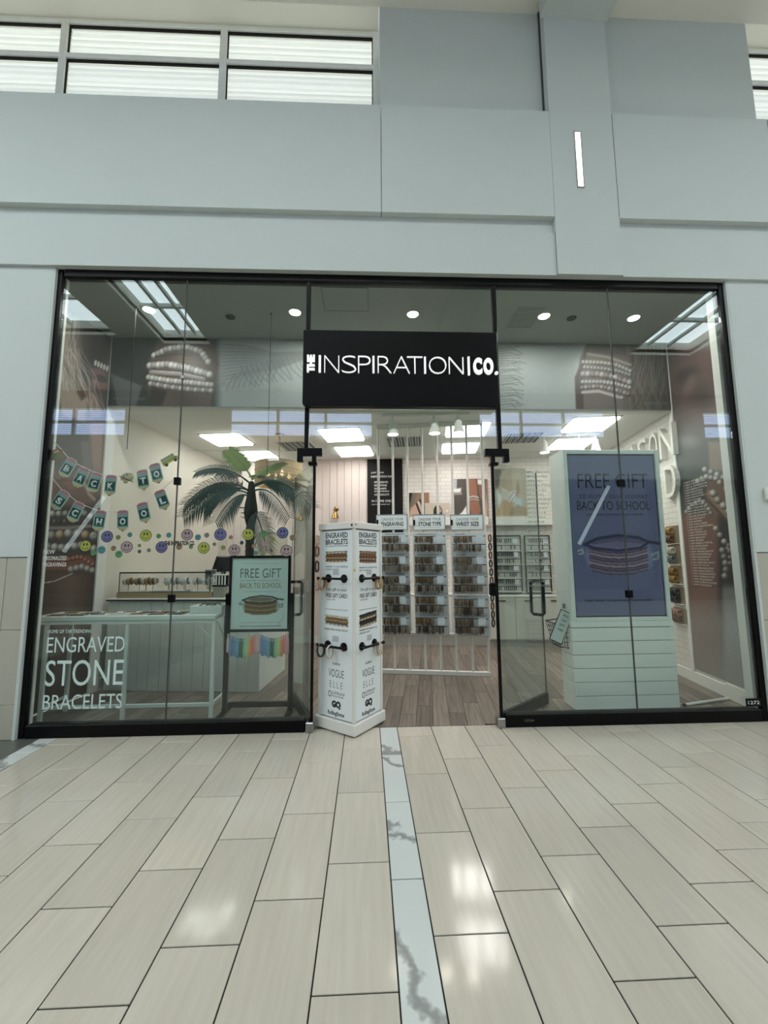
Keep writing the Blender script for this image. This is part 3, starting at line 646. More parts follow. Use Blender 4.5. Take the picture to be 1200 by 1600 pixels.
# ================================================================== MURALS (flat printed photographs)
def bulk_left(X, Y):
    A = Art(X, Y, (52, 56, 58))
    A.mix(smooth(X, 330, 350), (150, 162, 162))
    r = np.random.RandomState(6)
    for k in range(11):
        y0 = 556+k*1.2; A.line([(474, y0-6), (430, y0-4+k*1.2), (385, 541+k*4.4), (348, 538+k*5.6)], 1.3+r.rand()*0.9, (108, 116, 118), 0.45)
    for k in range(13):
        x0 = 472-k*8; A.line([(x0, 554+k*1.6), (x0+6+r.rand()*4, 572+k*1.6), (x0+16+r.rand()*8, 586+k*1.5)], 1.5, (106, 115, 117), 0.5)
    for k in range(9):
        x0 = 440-k*9; A.line([(x0, 568+k*2), (x0-10, 580+k*2.4), (x0-14, 592+k*2.2)], 2.4, (112, 121, 123), 0.45)
    for x, y, r in ((395, 585, 9), (370, 592, 8), (412, 575, 8), (350, 600, 8)): A.ell(x, y, r, r*0.8, (128, 138, 139), soft=0.8, a=0.7)
    A.poly([(318, 526), (333, 540), (342, 568), (334, 606), (329, 640), (236, 640), (230, 600), (234, 560), (250, 526)], (98, 72, 62), 4)
    A.ell(285, 610, 30, 45, (72, 52, 46), soft=0.7, a=0.6)
    A.poly([(172, 583), (222, 603), (211, 640), (184, 640), (178, 606)], (98, 102, 102), 3)
    A.poly([(236, 600), (262, 612), (250, 640), (232, 640)], (60, 46, 42), 4)
    A.beads([(242, 556), (262, 546), (290, 542), (315, 550), (326, 566)], 15, 6.2, [(196, 192, 188), (170, 164, 160)])
    A.line([(243, 558), (275, 553), (300, 556)], 2.0, (70, 58, 54))
    A.beads([(235, 572), (262, 570), (295, 576), (328, 586)], 15, 6.8, [(190, 182, 178), (160, 152, 150), (204, 200, 196)])
    A.line([(236, 581), (280, 584), (318, 592)], 3.6, (146, 132, 126)); A.line([(238, 579.5), (280, 582.5), (318, 590.5)], 0.9, (190, 180, 174))
    A.beads([(233, 590), (262, 595), (295, 598), (331, 602)], 17, 5.6, [(180, 172, 170), (198, 192, 190)])
    A.beads([(236, 600), (265, 605), (298, 609), (330, 611)], 17, 5.2, [(176, 168, 166), (140, 126, 120)])
    return desat(A.speckle(0.02).c, 0.5)
def bulk_right(X, Y):
    A = Art(X, Y, (152, 162, 163)); A.mix(1-smooth(Y, 527, 560), (128, 136, 138))
    r = np.random.RandomState(3)
    for k in range(30):
        y0 = 540+k*3.4; x0 = 776; A.line([(x0, y0), (x0+20+r.rand()*12, y0-6+r.rand()*6), (x0+32+r.rand()*14, y0+r.rand()*12-4)], 0.9, (96, 104, 106), 0.7)
    for k in range(26):
        x0 = 785+k*5; A.line([(x0, 527), (x0-9+r.rand()*4, 534+r.rand()*3), (x0-20, 538+r.rand()*4)], 1.0, (102, 108, 110), 0.6)
    A.poly([(905, 640), (899, 610), (906, 560), (918, 534), (930, 526), (985, 526), (990, 640)], (112, 96, 90), 3)
    A.poly([(900, 640), (898, 590), (916, 548), (911, 590), (912, 640)], (84, 58, 52), 3)
    A.poly([(918, 526), (985, 526), (980, 556), (915, 548)], (96, 84, 78), 4)
    h = smooth(X, 972, 992); A.mix(h, (88, 77, 69))
    for k in range(80):
        x0 = 978+r.rand()*80; c_ = 60+r.rand()*95; A.line([(x0, 524), (x0-8+r.rand()*14, 560), (x0-14+r.rand()*26, 600), (x0-22+r.rand()*40, 642)], 0.5+r.rand()*0.7, (c_, c_*0.87, c_*0.78), 0.6*min(1, max(0, (x0-975)/14)))
    A.line([(918, 553), (950, 558), (985, 570)], 2.4, (150, 140, 134))
    A.beads([(912, 566), (940, 567), (965, 571), (985, 580)], 14, 4.4, [(166, 160, 156)])
    A.beads([(914, 574), (940, 576), (966, 580), (984, 586)], 14, 4.0, [(150, 144, 140)])
    A.line([(912, 582), (945, 586), (984, 596)], 3.2, (108, 96, 92))
    A.beads([(912, 585), (935, 585), (958, 589), (984, 598)], 11, 6.0, [(158, 138, 130), (172, 160, 152), (140, 116, 108)])
    A.beads([(911, 597), (940, 597), (962, 600), (984, 606)], 14, 4.2, [(170, 164, 160)])
    A.beads([(910, 606), (935, 604), (960, 609), (982, 616)], 13, 4.4, [(150, 118, 108), (164, 150, 144)])
    A.line([(910, 613), (935, 611), (972, 622)], 2.6, (172, 166, 162)); A.bead(972, 622, 4, (180, 176, 172))
    A.mix(smooth(X, 1020, 1056)*0.45, (58, 52, 48))
    return desat(A.speckle(0.02, 2).c, 0.55)
def wall_left_art(X, Y):
    A = Art(X, Y, (64, 58, 56))
    A.poly([(124, 505), (180, 500), (180, 650), (150, 640), (120, 600)], (82, 66, 62), 8)
    A.ell(148, 560, 26, 45, (60, 50, 48), soft=0.6); A.ell(168, 520, 14, 30, (46, 42, 42), soft=0.6)
    A.ell(155, 600, 17, 9, (128, 82, 78), 25, 0.35); A.ell(154, 583, 16, 8, (116, 72, 70), 25, 0.35); A.ell(157, 592, 12, 6.5, (70, 48, 46), 25, 0.4)
    for k in range(5): A.ell(148+k*4.6, 563+k*2.2+4, 2.6, 6, (186, 180, 176), 10, 0.4)
    A.poly([(104, 560), (122, 590), (138, 625), (132, 660), (96, 650), (86, 600)], (146, 120, 106), 6)
    A.poly([(116, 575), (122, 600), (136, 618), (126, 626), (114, 604)], (86, 52, 46), 4)
    A.poly([(134, 606), (152, 622), (160, 650), (140, 655)], (130, 100, 88), 5)
    h = np.clip(1-np.hypot((X-106)/24, (Y-530)/60), 0, 1)*1.4; h = np.clip(h, 0, 1)
    A.mix(h*0.9, (150, 134, 122)); rs = np.random.RandomState(1)
    for k in range(70):
        x0 = 88+rs.rand()*34; c_ = 80+rs.rand()*110; A.line([(x0+6, 470), (x0-4+rs.rand()*8, 520), (x0-10+rs.rand()*18, 560), (x0-6+rs.rand()*30, 610)], 0.5+rs.rand()*0.6, (c_, c_*0.88, c_*0.78), 0.7)
    for k in range(9): A.line([(106+rs.rand()*20, 545), (122+rs.rand()*30, 590), (140+rs.rand()*28, 640)], 0.7, (176, 160, 148), 0.5)
    m = smooth(Y, 640, 690); A.mix(m, (88, 80, 76))
    A.poly([(138, 660), (162, 660), (158, 780), (146, 770)], (142, 104, 88), 6)
    A.poly([(126, 690), (140, 690), (146, 800), (128, 790)], (104, 96, 92), 5)
    A.poly([(60, 735), (150, 735), (152, 800), (60, 800)], (112, 86, 78), 12)
    A.ell(108, 757, 14, 10, (132, 92, 86), 20, 0.6); A.line([(128, 750), (138, 772), (146, 780)], 3, (150, 126, 114))
    A.mix(smooth(Y, 782, 796), (60, 54, 52))
    gl = [(150, 146, 142), (134, 130, 128), (162, 158, 152)]
    A.beads([(60, 803), (100, 803), (126, 800), (150, 812)], 10, 6.0, gl); A.beads([(60, 815), (100, 815), (140, 816)], 11, 4.2, [(70, 64, 62), (96, 90, 88)])
    A.line([(60, 825), (100, 825), (140, 822)], 3.0, (112, 104, 100))
    A.beads([(66, 838), (92, 836), (112, 833), (146, 838)], 7, 8.0, [(158, 150, 146), (140, 132, 128), (170, 140, 96)])
    A.beads([(64, 854), (96, 856), (130, 852), (146, 858)], 9, 7.0, gl)
    A.mix(smooth(Y, 864, 870), (78, 54, 44))
    A.poly([(62, 876), (138, 868), (150, 880), (140, 892), (62, 890)], (120, 64, 46), 4)
    A.beads([(100, 876), (124, 870), (144, 882)], 8, 4.4, [(166, 90, 66)]); A.beads([(110, 890), (128, 886), (144, 892)], 5, 6.0, [(150, 148, 144)])
    s = smooth(Y, 892, 905); cx = 1-np.abs(X-108)/60
    A.mix(s, (104, 78, 64)); A.shade(1-s*(0.45-0.45*np.clip(cx, 0, 1)))
    A.line([(60, 912), (84, 908), (112, 896)], 1.0, (168, 150, 140))
    A.mix(smooth(Y, 960, 1040)*0.5, (74, 62, 56)); A.mix(smooth(X, 138, 148)*smooth(Y, 890, 900), (66, 60, 58))
    return desat(A.speckle(0.03, 3).c*1.12, 0.6)
def wall_right_art(X, Y):
    A = Art(X, Y, (96, 72, 64))
    A.mix(1-smooth(Y, 545, 575), (140, 132, 128))
    A.poly([(1040, 545), (1140, 545), (1140, 660), (1040, 640)], (112, 78, 70), 14); A.ell(1075, 585, 30, 16, (74, 54, 50), -25, 0.7)
    A.ell(1100, 620, 26, 36, (84, 58, 52), 0, 0.8); A.ell(1080, 600, 10, 24, (128, 92, 82), 20, 0.8)
    A.mix(smooth(Y, 655, 690), (96, 96, 94)); A.ell(1075, 690, 28, 14, (150, 146, 140), 0, 0.8, 0.6)
    A.poly([(1108, 690), (1136, 690), (1136, 735), (1110, 735)], (146, 122, 110), 5)
    A.mix(smooth(Y, 722, 740)*(1-smooth(X, 1104, 1112)), (62, 64, 64))
    A.mix(smooth(Y, 735, 745)*smooth(X, 1100, 1112), (120, 84, 70))
    s = smooth(Y, 795, 812); A.mix(s, (126, 78, 62)); A.mix(s*smooth(X, 1118, 1130), (50, 44, 42))
    A.poly([(1108, 764), (1114, 768), (1148, 806), (1142, 816), (1104, 772)], (150, 112, 76), 2); A.line([(1108, 783), (1140, 815)], 1.6, (90, 56, 40))
    w_ = [(188, 180, 170), (168, 160, 152)]
    A.beads([(1103, 734), (1116, 739), (1131, 746), (1140, 752)], 5, 5.5, w_); A.beads([(1092, 752), (1104, 745), (1120, 748)], 5, 5, w_); A.beads([(1126, 754), (1136, 764)], 2, 5, w_)
    A.beads([(1116, 771), (1124, 783), (1134, 792), (1140, 800)], 4, 6.5, w_)
    A.beads([(1074, 800), (1082, 790), (1096, 782), (1106, 790), (1112, 802)], 9, 4.4, [(150, 144, 138), (172, 168, 162)])
    A.beads([(1120, 826), (1127, 837), (1133, 846), (1140, 856)], 4, 5.2, w_); A.beads([(1130, 860), (1134, 874), (1136, 888), (1134, 900)], 5, 5.5, [(160, 150, 144), (140, 132, 128)]); A.beads([(1140, 852), (1142, 868), (1142, 880)], 4, 4, [(150, 120, 110)])
    A.mix(s*smooth(Y, 905, 925)*smooth(X, 1126, 1134), (112, 114, 114))
    s = smooth(Y, 915, 980); A.mix(s*(1-smooth(X, 1124, 1140)), (142, 118, 108)); A.mix(s*smooth(X, 1124, 1140), (150, 154, 154))
    A.mix(smooth(Y, 985, 1060)*0.7, (152, 146, 142))
    return desat(A.speckle(0.03, 4).c, 0.6)
xa, xb, xc, xd = lwx(YB)+0.03, -0.55, 1.05, rwx(YB)-0.03
for nm, x0, x1, fn, lab in (('mural_panel', xa, xb, bulk_left, 'printed mural left of the sign, wrist stacked with pale beaded bracelets'), ('mural_panel', xc, xd, bulk_right, 'printed mural right of the sign, beaded bracelets beside long brown hair')):
    z0, z1 = ZC+0.002, ZV-0.01
    t = thing(nm, lab, 'mural', (x0, YB-0.014, z0))
    put('board', B(0, x1-x0, 0.001, 0.013, 0, z1-z0), M_WHITE, t)
    picture('printed_image', x1-x0, z1-z0, int((x1-x0)/0.008), 112, fn, t, mapper=lambda X, Z, x0=x0, z0=z0: pix(np.stack([X+x0, 0*X+YB-0.014, Z+z0], -1)))
    if fn is bulk_left: p, q = aty(177, 627, YB), aty(230, 621, YB)
    else: p, q = aty(1000, 634, YB), aty(1048, 628, YB)
    text(t, 'THE INSPIRATION|CO.', p[0]-x0, p[2]-z0, q[0]-p[0], 0.045, mat('faint_print', (120, 120, 118)), y=-0.001, depth=0.001)
s0, s1 = 0.13/math.sin(LA), 1.17/math.sin(LA)
t = thing('mural_panel', 'tall printed mural on the left side wall, smiling face above bracelets on an arm', 'mural', (*lwall(s0), 0.02), LA)
put('board', B(0, s1-s0, -0.009, -0.001, 0, ZV-0.03), M_WHITE, t)
picture('printed_image', s1-s0, ZV-0.03, 125, 520, wall_left_art, t, y=-0.01, mapper=lambda X, Z: pix(np.stack([lwall(s0)[0]+X*math.cos(LA), lwall(s0)[1]+X*math.sin(LA), Z+0.02], -1)))
r0, r1 = RL-1.165, RL-0.16
def rwall(s): return (PRB[0]+s*math.cos(RA), PRB[1]+s*math.sin(RA))
t = thing('mural_panel', 'tall printed mural on the right side wall, bracelets on an arm with list of affirmations', 'mural', (*rwall(r0), 0.17), RA)
put('board', B(0, r1-r0, -0.009, -0.001, 0, ZV-0.18), M_WHITE, t)
picture('printed_image', r1-r0, ZV-0.18, 125, 510, wall_right_art, t, y=-0.01, mapper=lambda X, Z: pix(np.stack([rwall(r0)[0]+X*math.cos(RA), rwall(r0)[1]+X*math.sin(RA), Z+0.17], -1)))
WORDS = ['SEEN', 'CREATIVE', 'A WARRIOR', 'BEAUTIFUL', 'ENOUGH', 'GOLDEN', 'DEVOTED', 'LOYAL', 'HOPEFUL', 'WORTHY', 'CAPABLE', 'HEALING', 'TRUSTED', 'BLESSED', 'HONEST', 'KIND', 'FOCUSED', 'DETERMINED', 'BOLD', 'FIERCE', 'STRONG', 'BRAVE', 'KIND', 'BEAUTIFUL', 'ENOUGH', 'LOVED', 'RESILIENT', 'POWERFUL', 'RADIANT', 'UNIQUE', 'IMPORTANT', 'JOYFUL', 'FEARLESS', 'GRATEFUL', 'CONFIDENT', 'CREATIVE', 'BLESSED', 'LIMITLESS', 'CHOSEN']
zA = 2.41; dz = (2.41-1.14)/len(WORDS)
M_WP = mat('white_print', (206, 202, 196), rough=0.6)
for k, wd in enumerate(WORDS):
    st = 'I AM '+wd; text(t, st, 0.10, zA-k*dz-0.17, 0.031*len(st), dz*0.58, M_WP, y=-0.011, depth=0.0008, name='affirmation')

# ================================================================== SIGN BOX
YS = -0.10
a, b = aty(474, 514, YS), aty(781, 634, YS); c = aty(474, 632, YS)
SX0, SX1, SZ0, SZ1 = a[0], b[0], b[2]+0.005, a[2]-0.005
t = thing('shop_sign', 'black box sign over the doorway with lit white lettering THE INSPIRATION CO.', 'sign', (SX0, YS, SZ0))
SW, SH = SX1-SX0, SZ1-SZ0
put('box', MB().bbox(0, SW, 0, 0.085, 0, SH, b=0.006), M_BLACK, t); put('lip', MB().bbox(0.02, SW-0.02, -0.012, 0.08, -0.02, 0.004, b=0.006), M_BLACK, t)
def sx(px): return aty(px, 570, YS)[0]-SX0
def sz(py, px=620): return aty(px, py, YS)[2]-SZ0
zb_, zt_ = sz(584.0), sz(558.0)
wd = {'I': 0.12, 'N': 0.62, 'S': 0.58, 'P': 0.52, 'R': 0.56, 'A': 0.70, 'T': 0.6, 'O': 0.72}
hh = zt_-zb_; cuts = {0: (497.8, 502), 1: (507, 530), 2: (534, 556.5), 3: (559.5, 579), 4: (581.5, 585.5), 5: (590, 611.5), 6: (614.5, 640), 7: (636, 660), 8: (662, 665.6), 9: (670, 697), 10: (701, 723.5)}
for k, chh in enumerate('INSPIRATION'):
    x0, x1 = sx(cuts[k][0]), sx(cuts[k][1])
    if chh == 'I': put('letter', MB().box(x0+0.003, x1-0.003, -0.02, 0, zb_, zt_), M_SIGNLIT, t)
    else: text(t, chh, x0, zb_, x1-x0, hh, M_SIGNLIT, depth=0.02, bold=-0.032, name='letter')
put('divider', MB().box(sx(730.5), sx(733.3), -0.02, 0, zb_-0.012, zt_+0.006), M_SIGNLIT, t)
text(t, 'C', sx(739), zb_-0.004, sx(752.5)-sx(739), hh, M_SIGNLIT, depth=0.02, bold=0.05, name='letter'); text(t, 'O', sx(755), zb_-0.004, sx(770)-sx(755), hh, M_SIGNLIT, depth=0.02, bold=0.05, name='letter')
put('full_stop', MB().prism(disc(0.016, 12, sx(774.5), zb_+0.012), -0.02, 0), M_SIGNLIT, t)
o = link('lettering', text_mesh('THE', zt_-zb_+0.005, sx(492)-sx(480), 0.02, 0.05), M_SIGNLIT, t, (sx(492), 0, zb_)); o.rotation_euler = (0, -PI/2, 0)
# ================================================================== BRACELET PICTURES (print) used on posters
def stack_art(pal, top, n=8, inner=(140, 122, 96), glass=(150, 170, 164)):
    def f(X, Z):
        W, H = X.max(), Z.max(); U = X/W*100; V = Z/H*60
        A = Art(U, V, BG)
        A.poly([(9, 30), (14, 14), (30, 5), (70, 5), (88, 14), (92, 30), (86, 44), (14, 44)], glass, 4, 0.7)
        A.poly([(15, 40), (17, 12), (32, 4), (66, 4), (80, 12), (84, 40), (50, 34)], tuple(v*0.75 for v in pal[0]), 3)
        for k in range(n):
            y = 6+k*(33/n); a = [(16, y+6), (33, y+1.4), (50, y), (67, y+1.4), (83, y+6)]
            A.line(a, 2.1, pal[k % len(pal)]); A.line([(p, q-1.9) for p, q in a], 0.6, tuple(v*0.35 for v in pal[0]), 0.8)
        A.line([(2, 36), (7, 39), (8, 33), (3, 32)], 1.2, (120, 130, 128)); A.line([(88, 30), (97, 34), (96, 25), (90, 24)], 1.3, (110, 120, 118))
        A.ell(50, 46, 34, 7.0, inner, soft=0.4, a=0.9)
        for k in range(3): A.line([(20, 46+k*1.6), (50, 50+k*1.8), (80, 46+k*1.6)], 0.5, tuple(v*0.5 for v in inner), 0.7)
        A.line([(10, 45), (26, 53), (50, 57), (74, 54), (86, 48), (98, 46)], 2.4, top); A.line([(10, 45), (22, 40), (50, 36.5), (76, 40), (86, 47)], 2.0, top)
        return A.speckle(0.06, 8).c
    return f
BG = (238, 245, 247)
def strap_art(pal, bead, slant=0.0):
    def f(X, Z):
        W, H = X.max(), Z.max(); U = X/W*100; V = Z/H*50-(X/W-0.5)*slant
        A = Art(U, V, BG); n = len(pal); md = np.mean(np.array(pal), 0)*0.5
        A.poly([(4, 24), (8, 12), (20, 5), (50, 3), (80, 5), (93, 13), (97, 25), (93, 38), (80, 45), (50, 47), (18, 45), (7, 37)], tuple(md), 3)
        for k, c_ in enumerate(pal):
            y = 8+k*(34/(n-1)); a = [(8, y+1), (25, y), (50, y+0.6), (75, y-0.3), (92, y+1)]
            if bead[k]: A.beads(a, 17, 5.0, [c_, tuple(v*0.78 for v in c_), tuple(min(255, v*1.15) for v in c_)])
            else: A.line(a, 4.6*4/n, c_); A.line([(p, q+1) for p, q in a], 0.5, tuple(min(255, v*1.3) for v in c_))
        return A.speckle(0.08, 9).c
    return f

# ================================================================== KIOSK in the doorway
KN, KRZ = (-0.265, 0.1365), R(52.9)
kt = thing('display_kiosk', 'tall white square bracelet kiosk standing cornerwise in the doorway', 'kiosk', (*KN, 0), KRZ)
h = 0.2
put('plinth', MB().bbox(-0.232, 0.232, -0.232, 0.232, 0.012, 0.105, b=0.005), M_WHITE, kt)
put('foot', MB().bbox(-0.2, 0.2, -0.2, 0.2, 0, 0.012, b=0.002), M_BLACKM, kt)
put('core', B(-h+0.01, h-0.01, -h+0.01, h-0.01, 0.1, 1.79), M_JOINT, kt)
for sx_ in (-1, 1):
    for sy_ in (-1, 1): put('corner_post', MB().bbox(sx_*h-0.014, sx_*h+0.014, sy_*h-0.014, sy_*h+0.014, 0.105, 1.785, b=0.003), M_WHITE, kt)
put('cap', MB().bbox(-0.222, 0.222, -0.222, 0.222, 1.785, 1.845, b=0.005), M_WHITE, kt)
put('screw', MB().lathe([(0.011, 0), (0.011, 0.004)], 12, Matrix.Translation((-0.222, -0.19, 1.816)) @ Matrix.Rotation(R(-90), 4, 'Y')), mat('dark_red', (86, 40, 38)), kt)
put('screw', MB().lathe([(0.006, 0), (0.006, 0.004)], 10, Matrix.Translation((-0.205, -0.222, 1.82)) @ Matrix.Rotation(R(90), 4, 'X')), M_BLACKM, kt)
put('sticker', MB().lathe([(0.011, 0), (0.011, 0.002)], 12, Matrix.Translation((-0.214, -0.214, 1.41)) @ Matrix.Rotation(R(-90), 4, 'Y') @ Matrix.Rotation(R(45), 4, 'X')), mat('lime_sticker', (190, 196, 60)), kt)
pal_t = [(150, 122, 92), (178, 152, 120), (120, 92, 66), (196, 176, 146)]
def face(rz, loc, left):
    p = put('poster', B(0, 0.37, -0.002, 0.006, 0, 1.66), M_POST, kt, loc, rz); p['label'] = 'pale printed poster with bracelets and magazine names'
    W = 0.37; c = W/2; x0 = 0.045 if left else 0.05; y = -0.0022; z_ = -0.115
    def T(s, a, z0, wd, ht, m=M_TEXTB, **k): return text(p, s, a, z0+z_, wd, ht, m, y=y, depth=0.0008, **k)
    T('ENGRAVED', x0, 1.705, 0.27, 0.05, bold=0.02); T('BRACELETS', x0, 1.645, 0.27, 0.05, bold=0.02); T('WITH OUR BRACELETS EVERYONE CAN SHINE', x0, 1.626, 0.27, 0.010)
    if left:
        picture('printed_image', 0.285, 0.115, 76, 32, strap_art([(176, 150, 120), (150, 120, 92), (110, 76, 52), (200, 184, 160)], [1, 0, 0, 1], 2), p, (x0-0.01, -0.0026, 1.475+z_))
        T('WEARING "I COULD NEVER BE', x0, 1.435, 0.27, 0.014); T("I COULDN'T BE MYSELF\"", x0, 1.41, 0.17, 0.014)
        picture('printed_image', 0.30, 0.10, 76, 28, strap_art([(196, 190, 180), (150, 120, 78), (190, 180, 160)], [1, 0, 0], -4), p, (x0-0.01, -0.0026, 0.905+z_))
        T('WEARING "BRAVE STRONG EVERYDAY"', x0-0.01, 0.868, 0.29, 0.015)
    else:
        picture('printed_image', 0.285, 0.125, 76, 34, strap_art([(150, 112, 86), (170, 134, 108), (120, 84, 62), (160, 130, 104)], [1, 1, 0, 1], -2), p, (x0-0.01, -0.0026, 1.465+z_))
        T('WEARING "IT IS ALL PART OF THE', x0, 1.425, 0.27, 0.014); T('GIFT TO SHARE"', x0, 1.40, 0.15, 0.014)
        picture('printed_image', 0.285, 0.135, 76, 34, strap_art([(196, 178, 150), (38, 36, 38), (190, 168, 140), (44, 42, 42)], [1, 1, 1, 1], 9), p, (x0-0.01, -0.0026, 0.895+z_))
        T('WEARING "MY FAMILY IS MY', x0, 0.868, 0.27, 0.015); T('GREATEST GIFT"', x0, 0.842, 0.16, 0.015)
    T('Our gift to you!', x0+0.015, 1.213, 0.24, 0.036); T('FREE GIFT CARD!', x0+0.01, 1.16, 0.255, 0.038, bold=0.01)
    T('SCAN TO CLAIM', x0+0.02, 1.138, 0.1, 0.009)
    T('NO PURCHASE NECESSARY SEE STORE FOR DETAILS', x0, 1.05, 0.27, 0.008, M_TEXTG)
    T('AS SEEN IN', c-0.045, 0.568, 0.09, 0.018); T('VOGUE', c-0.09, 0.462, 0.18, 0.066, bold=-0.01); T('ELLE', c-0.075, 0.37, 0.15, 0.055, bold=-0.02, spacing=1.5)
    T('O', c-0.095, 0.285, 0.042, 0.055); T('OPRAH', c-0.045, 0.312, 0.14, 0.026, spacing=1.3); T('MAGAZINE', c-0.045, 0.292, 0.13, 0.013, spacing=1.2)
    T('GQ', c-0.05, 0.192, 0.105, 0.068, bold=0.07); T('RollingStone', c-0.095, 0.125, 0.19, 0.046, bold=0.02)
    for z in (1.37, 0.775): put('price_card', B(c-0.045 if left else c-0.02, c+0.025 if left else c+0.05, -0.004, -0.002, z+z_-0.005, z+z_+0.045), mat('grey_card', (190, 198, 200)), p)
    for z in (1.335, 0.735):
        zz = z+z_; pg = put('peg_bar', MB().tube([(0.015, -0.06, zz), (0.34, -0.06, zz)], 0.011, 10), M_BLACK, p, smooth=True)
        for xx in (0.085, 0.275): put('flange', MB().lathe([(0.038, 0), (0.038, 0.006), (0.016, 0.012), (0.012, 0.06)], 18, Matrix.Translation((xx, -0.002, zz)) @ Matrix.Rotation(R(90), 4, 'X')), M_BLACK, p, smooth=True)
        for xx in (0.012, 0.343): put('end_knob', MB().sphere((xx, -0.06, zz), 0.016, 10, 6), M_BLACK, p, smooth=True)
    return p
face(0, (-0.185, -h-0.004, 0.115), False)
face(R(-90), (-h-0.004, 0.185, 0.115), True)
# bracelets hung on the kiosk pegs
def loop_mesh(rx, rz, r, beads=0, n=22):
    m = MB()
    if beads:
        for i in range(beads): a = 2*PI*i/beads; m.sphere((rx*math.cos(a), 0, rz*math.sin(a)), r, 6, 4)
    else: m.tube(ring(rx, rz, n), r, 6, closed=True)
    return m
M_BC = [mat('bracelet_%s' % n, c, rough=0.45, var=0.12, scale=60) for n, c in (('tan', (168, 136, 100)), ('gold', (166, 132, 66)), ('charcoal', (52, 48, 46)), ('pearl', (206, 200, 190)), ('walnut', (110, 78, 56)), ('rose', (170, 120, 104)), ('slate', (110, 118, 120)), ('amber', (150, 108, 44)))]
km = Matrix.Translation((*KN, 0)) @ Matrix.Rotation(KRZ, 4, 'Z')
fr = km @ Matrix.Translation((-0.185, -h-0.004, 0.115)); fl2 = km @ Matrix.Translation((-h-0.004, 0.185, 0.115)) @ Matrix.Rotation(R(-90), 4, 'Z')
for M, x, z, cs, lab in ((fl2, 0.06, 1.22, (0, 5, 0), 'tan bracelet hung on the upper left kiosk peg'), (fr, 0.285, 1.22, (0, 3, 1), 'tan and pearl bracelet hung on the upper right kiosk peg'),
                    (fl2, 0.045, 0.62, (2, 2), 'charcoal bracelet hung on the lower left kiosk peg'), (fl2, 0.16, 0.62, (3, 6), 'pale grey bracelet hung on the lower left kiosk peg'), (fr, 0.27, 0.62, (3, 1, 3), 'pearl and gold bracelet hung on the lower right kiosk peg')):
    P = M @ Vector((x, -0.06, z)); t = thing('bracelet', lab, 'bracelet', tuple(P), M.to_euler().z+R(70), 'bracelets on the kiosk pegs')
    for k, ci in enumerate(cs):
        o = put('strand', loop_mesh(0.034, 0.054, 0.0085, 20 if k % 2 else 0), M_BC[ci], t, (0, -0.012+0.012*k, -0.042-0.004*k), smooth=True); o.rotation_euler = (R(8*k-8), 0, R(14*k-10))

# ================================================================== ROD SCREEN WITH BRACELET BOARDS
RA0, RA1 = (0.05, 1.85), (1.46, 1.60); RLn, RAn = wall_frame(RA0, RA1)
rk = thing('rod_screen', 'white metal rod screen from floor to ceiling behind the kiosk', 'display rack', (*RA0, 0), RAn)
for i in range(8): put('rod', MB().tube([(RLn*i/7, 0, 0.03), (RLn*i/7, 0, ZC-0.06)], 0.0165, 8), M_WHITE, rk, smooth=True)
put('bottom_rail', MB().bbox(-0.02, RLn+0.02, -0.025, 0.025, 0.0, 0.055, b=0.004), M_WHITE, rk); put('top_rail', MB().bbox(-0.02, RLn+0.02, -0.02, 0.02, ZC-0.06, ZC-0.002, b=0.004), M_WHITE, rk)
put('middle_rail', MB().bbox(-0.02, RLn+0.02, -0.012, 0.018, 0.50, 0.535, b=0.004), M_WHITE, rk)
rkM = Matrix.Translation((*RA0, 0)) @ Matrix.Rotation(RAn, 4, 'Z')
def rloc(px, py):                                                # pixel -> local x, z on the screen's plane
    d = ray(px, py); n = np.array([math.sin(RAn), -math.cos(RAn), 0]); P = CAM+d*(((np.array([*RA0, 0])-CAM)@n)/(d@n))
    L_ = rkM.inverted() @ Vector(P); return L_.x, L_.z
names = ['ENGRAVING', 'STONE TYPE', 'WRIST SIZE']
colpx = [((588, 637), (596, 640)), ((645, 696), (646, 698)), ((703, 755), (705, 760))]
rods_px = [(839, 851.7), (870.8, 882.5), (900.8, 913.7), (932, 944.7), (964, 976.7)]
bmeshes = []
M_BR = [mat('strand_%s' % n, c, rough=0.5, var=0.1, scale=80) for n, c in (('umber', (96, 82, 66)), ('ochre', (140, 112, 62)), ('black', (34, 32, 32)), ('bone', (176, 168, 154)), ('brown', (84, 66, 52)), ('grey', (118, 120, 116)))]
sets = ([0, 1, 0, 3, 4], [1, 1, 2, 0, 3], [2, 4, 0, 5, 2], [3, 5, 3, 0, 3], [4, 0, 2, 1, 4], [5, 3, 2, 3, 5], [2, 2, 4, 2, 0], [1, 0, 1, 4, 1])
for v in range(8):
    me_all = None; r = random.Random(v+3); m = MB(); cnt = []
    for s in range(5):
        dx = (s-2)*0.0062; dy = r.uniform(-0.012, 0.012); L_ = r.uniform(0.034, 0.05)
        pts = [(dx+0.0022*math.cos(2*PI*i/12), dy+0.013*math.cos(2*PI*i/12), -L_+L_*math.sin(2*PI*i/12)) for i in range(12)]
        n0 = len(m.f); m.tube(pts, 0.0026, 4, closed=True)
        if s % 2: m.sphere((dx, dy-0.012, -L_*1.7), 0.006, 5, 3)
        cnt += [sets[v][s]]*(len(m.f)-n0)
    me = bpy.data.meshes.new('bracelet'); me.from_pydata(m.v, [], m.f)
    for mm in M_BR: me.materials.append(mm)
    me.polygons.foreach_set('material_index', cnt); me.update(); bmeshes.append(me)
M_BOARD = mat('pale_board', (214, 224, 226), rough=0.5, var=0.01); M_CARD = mat('price_card', (216, 228, 236), rough=0.4)
ORD = ['first', 'second', 'third', 'fourth', 'fifth', 'sixth', 'seventh', 'eighth', 'ninth', 'tenth', 'eleventh', 'twelfth']
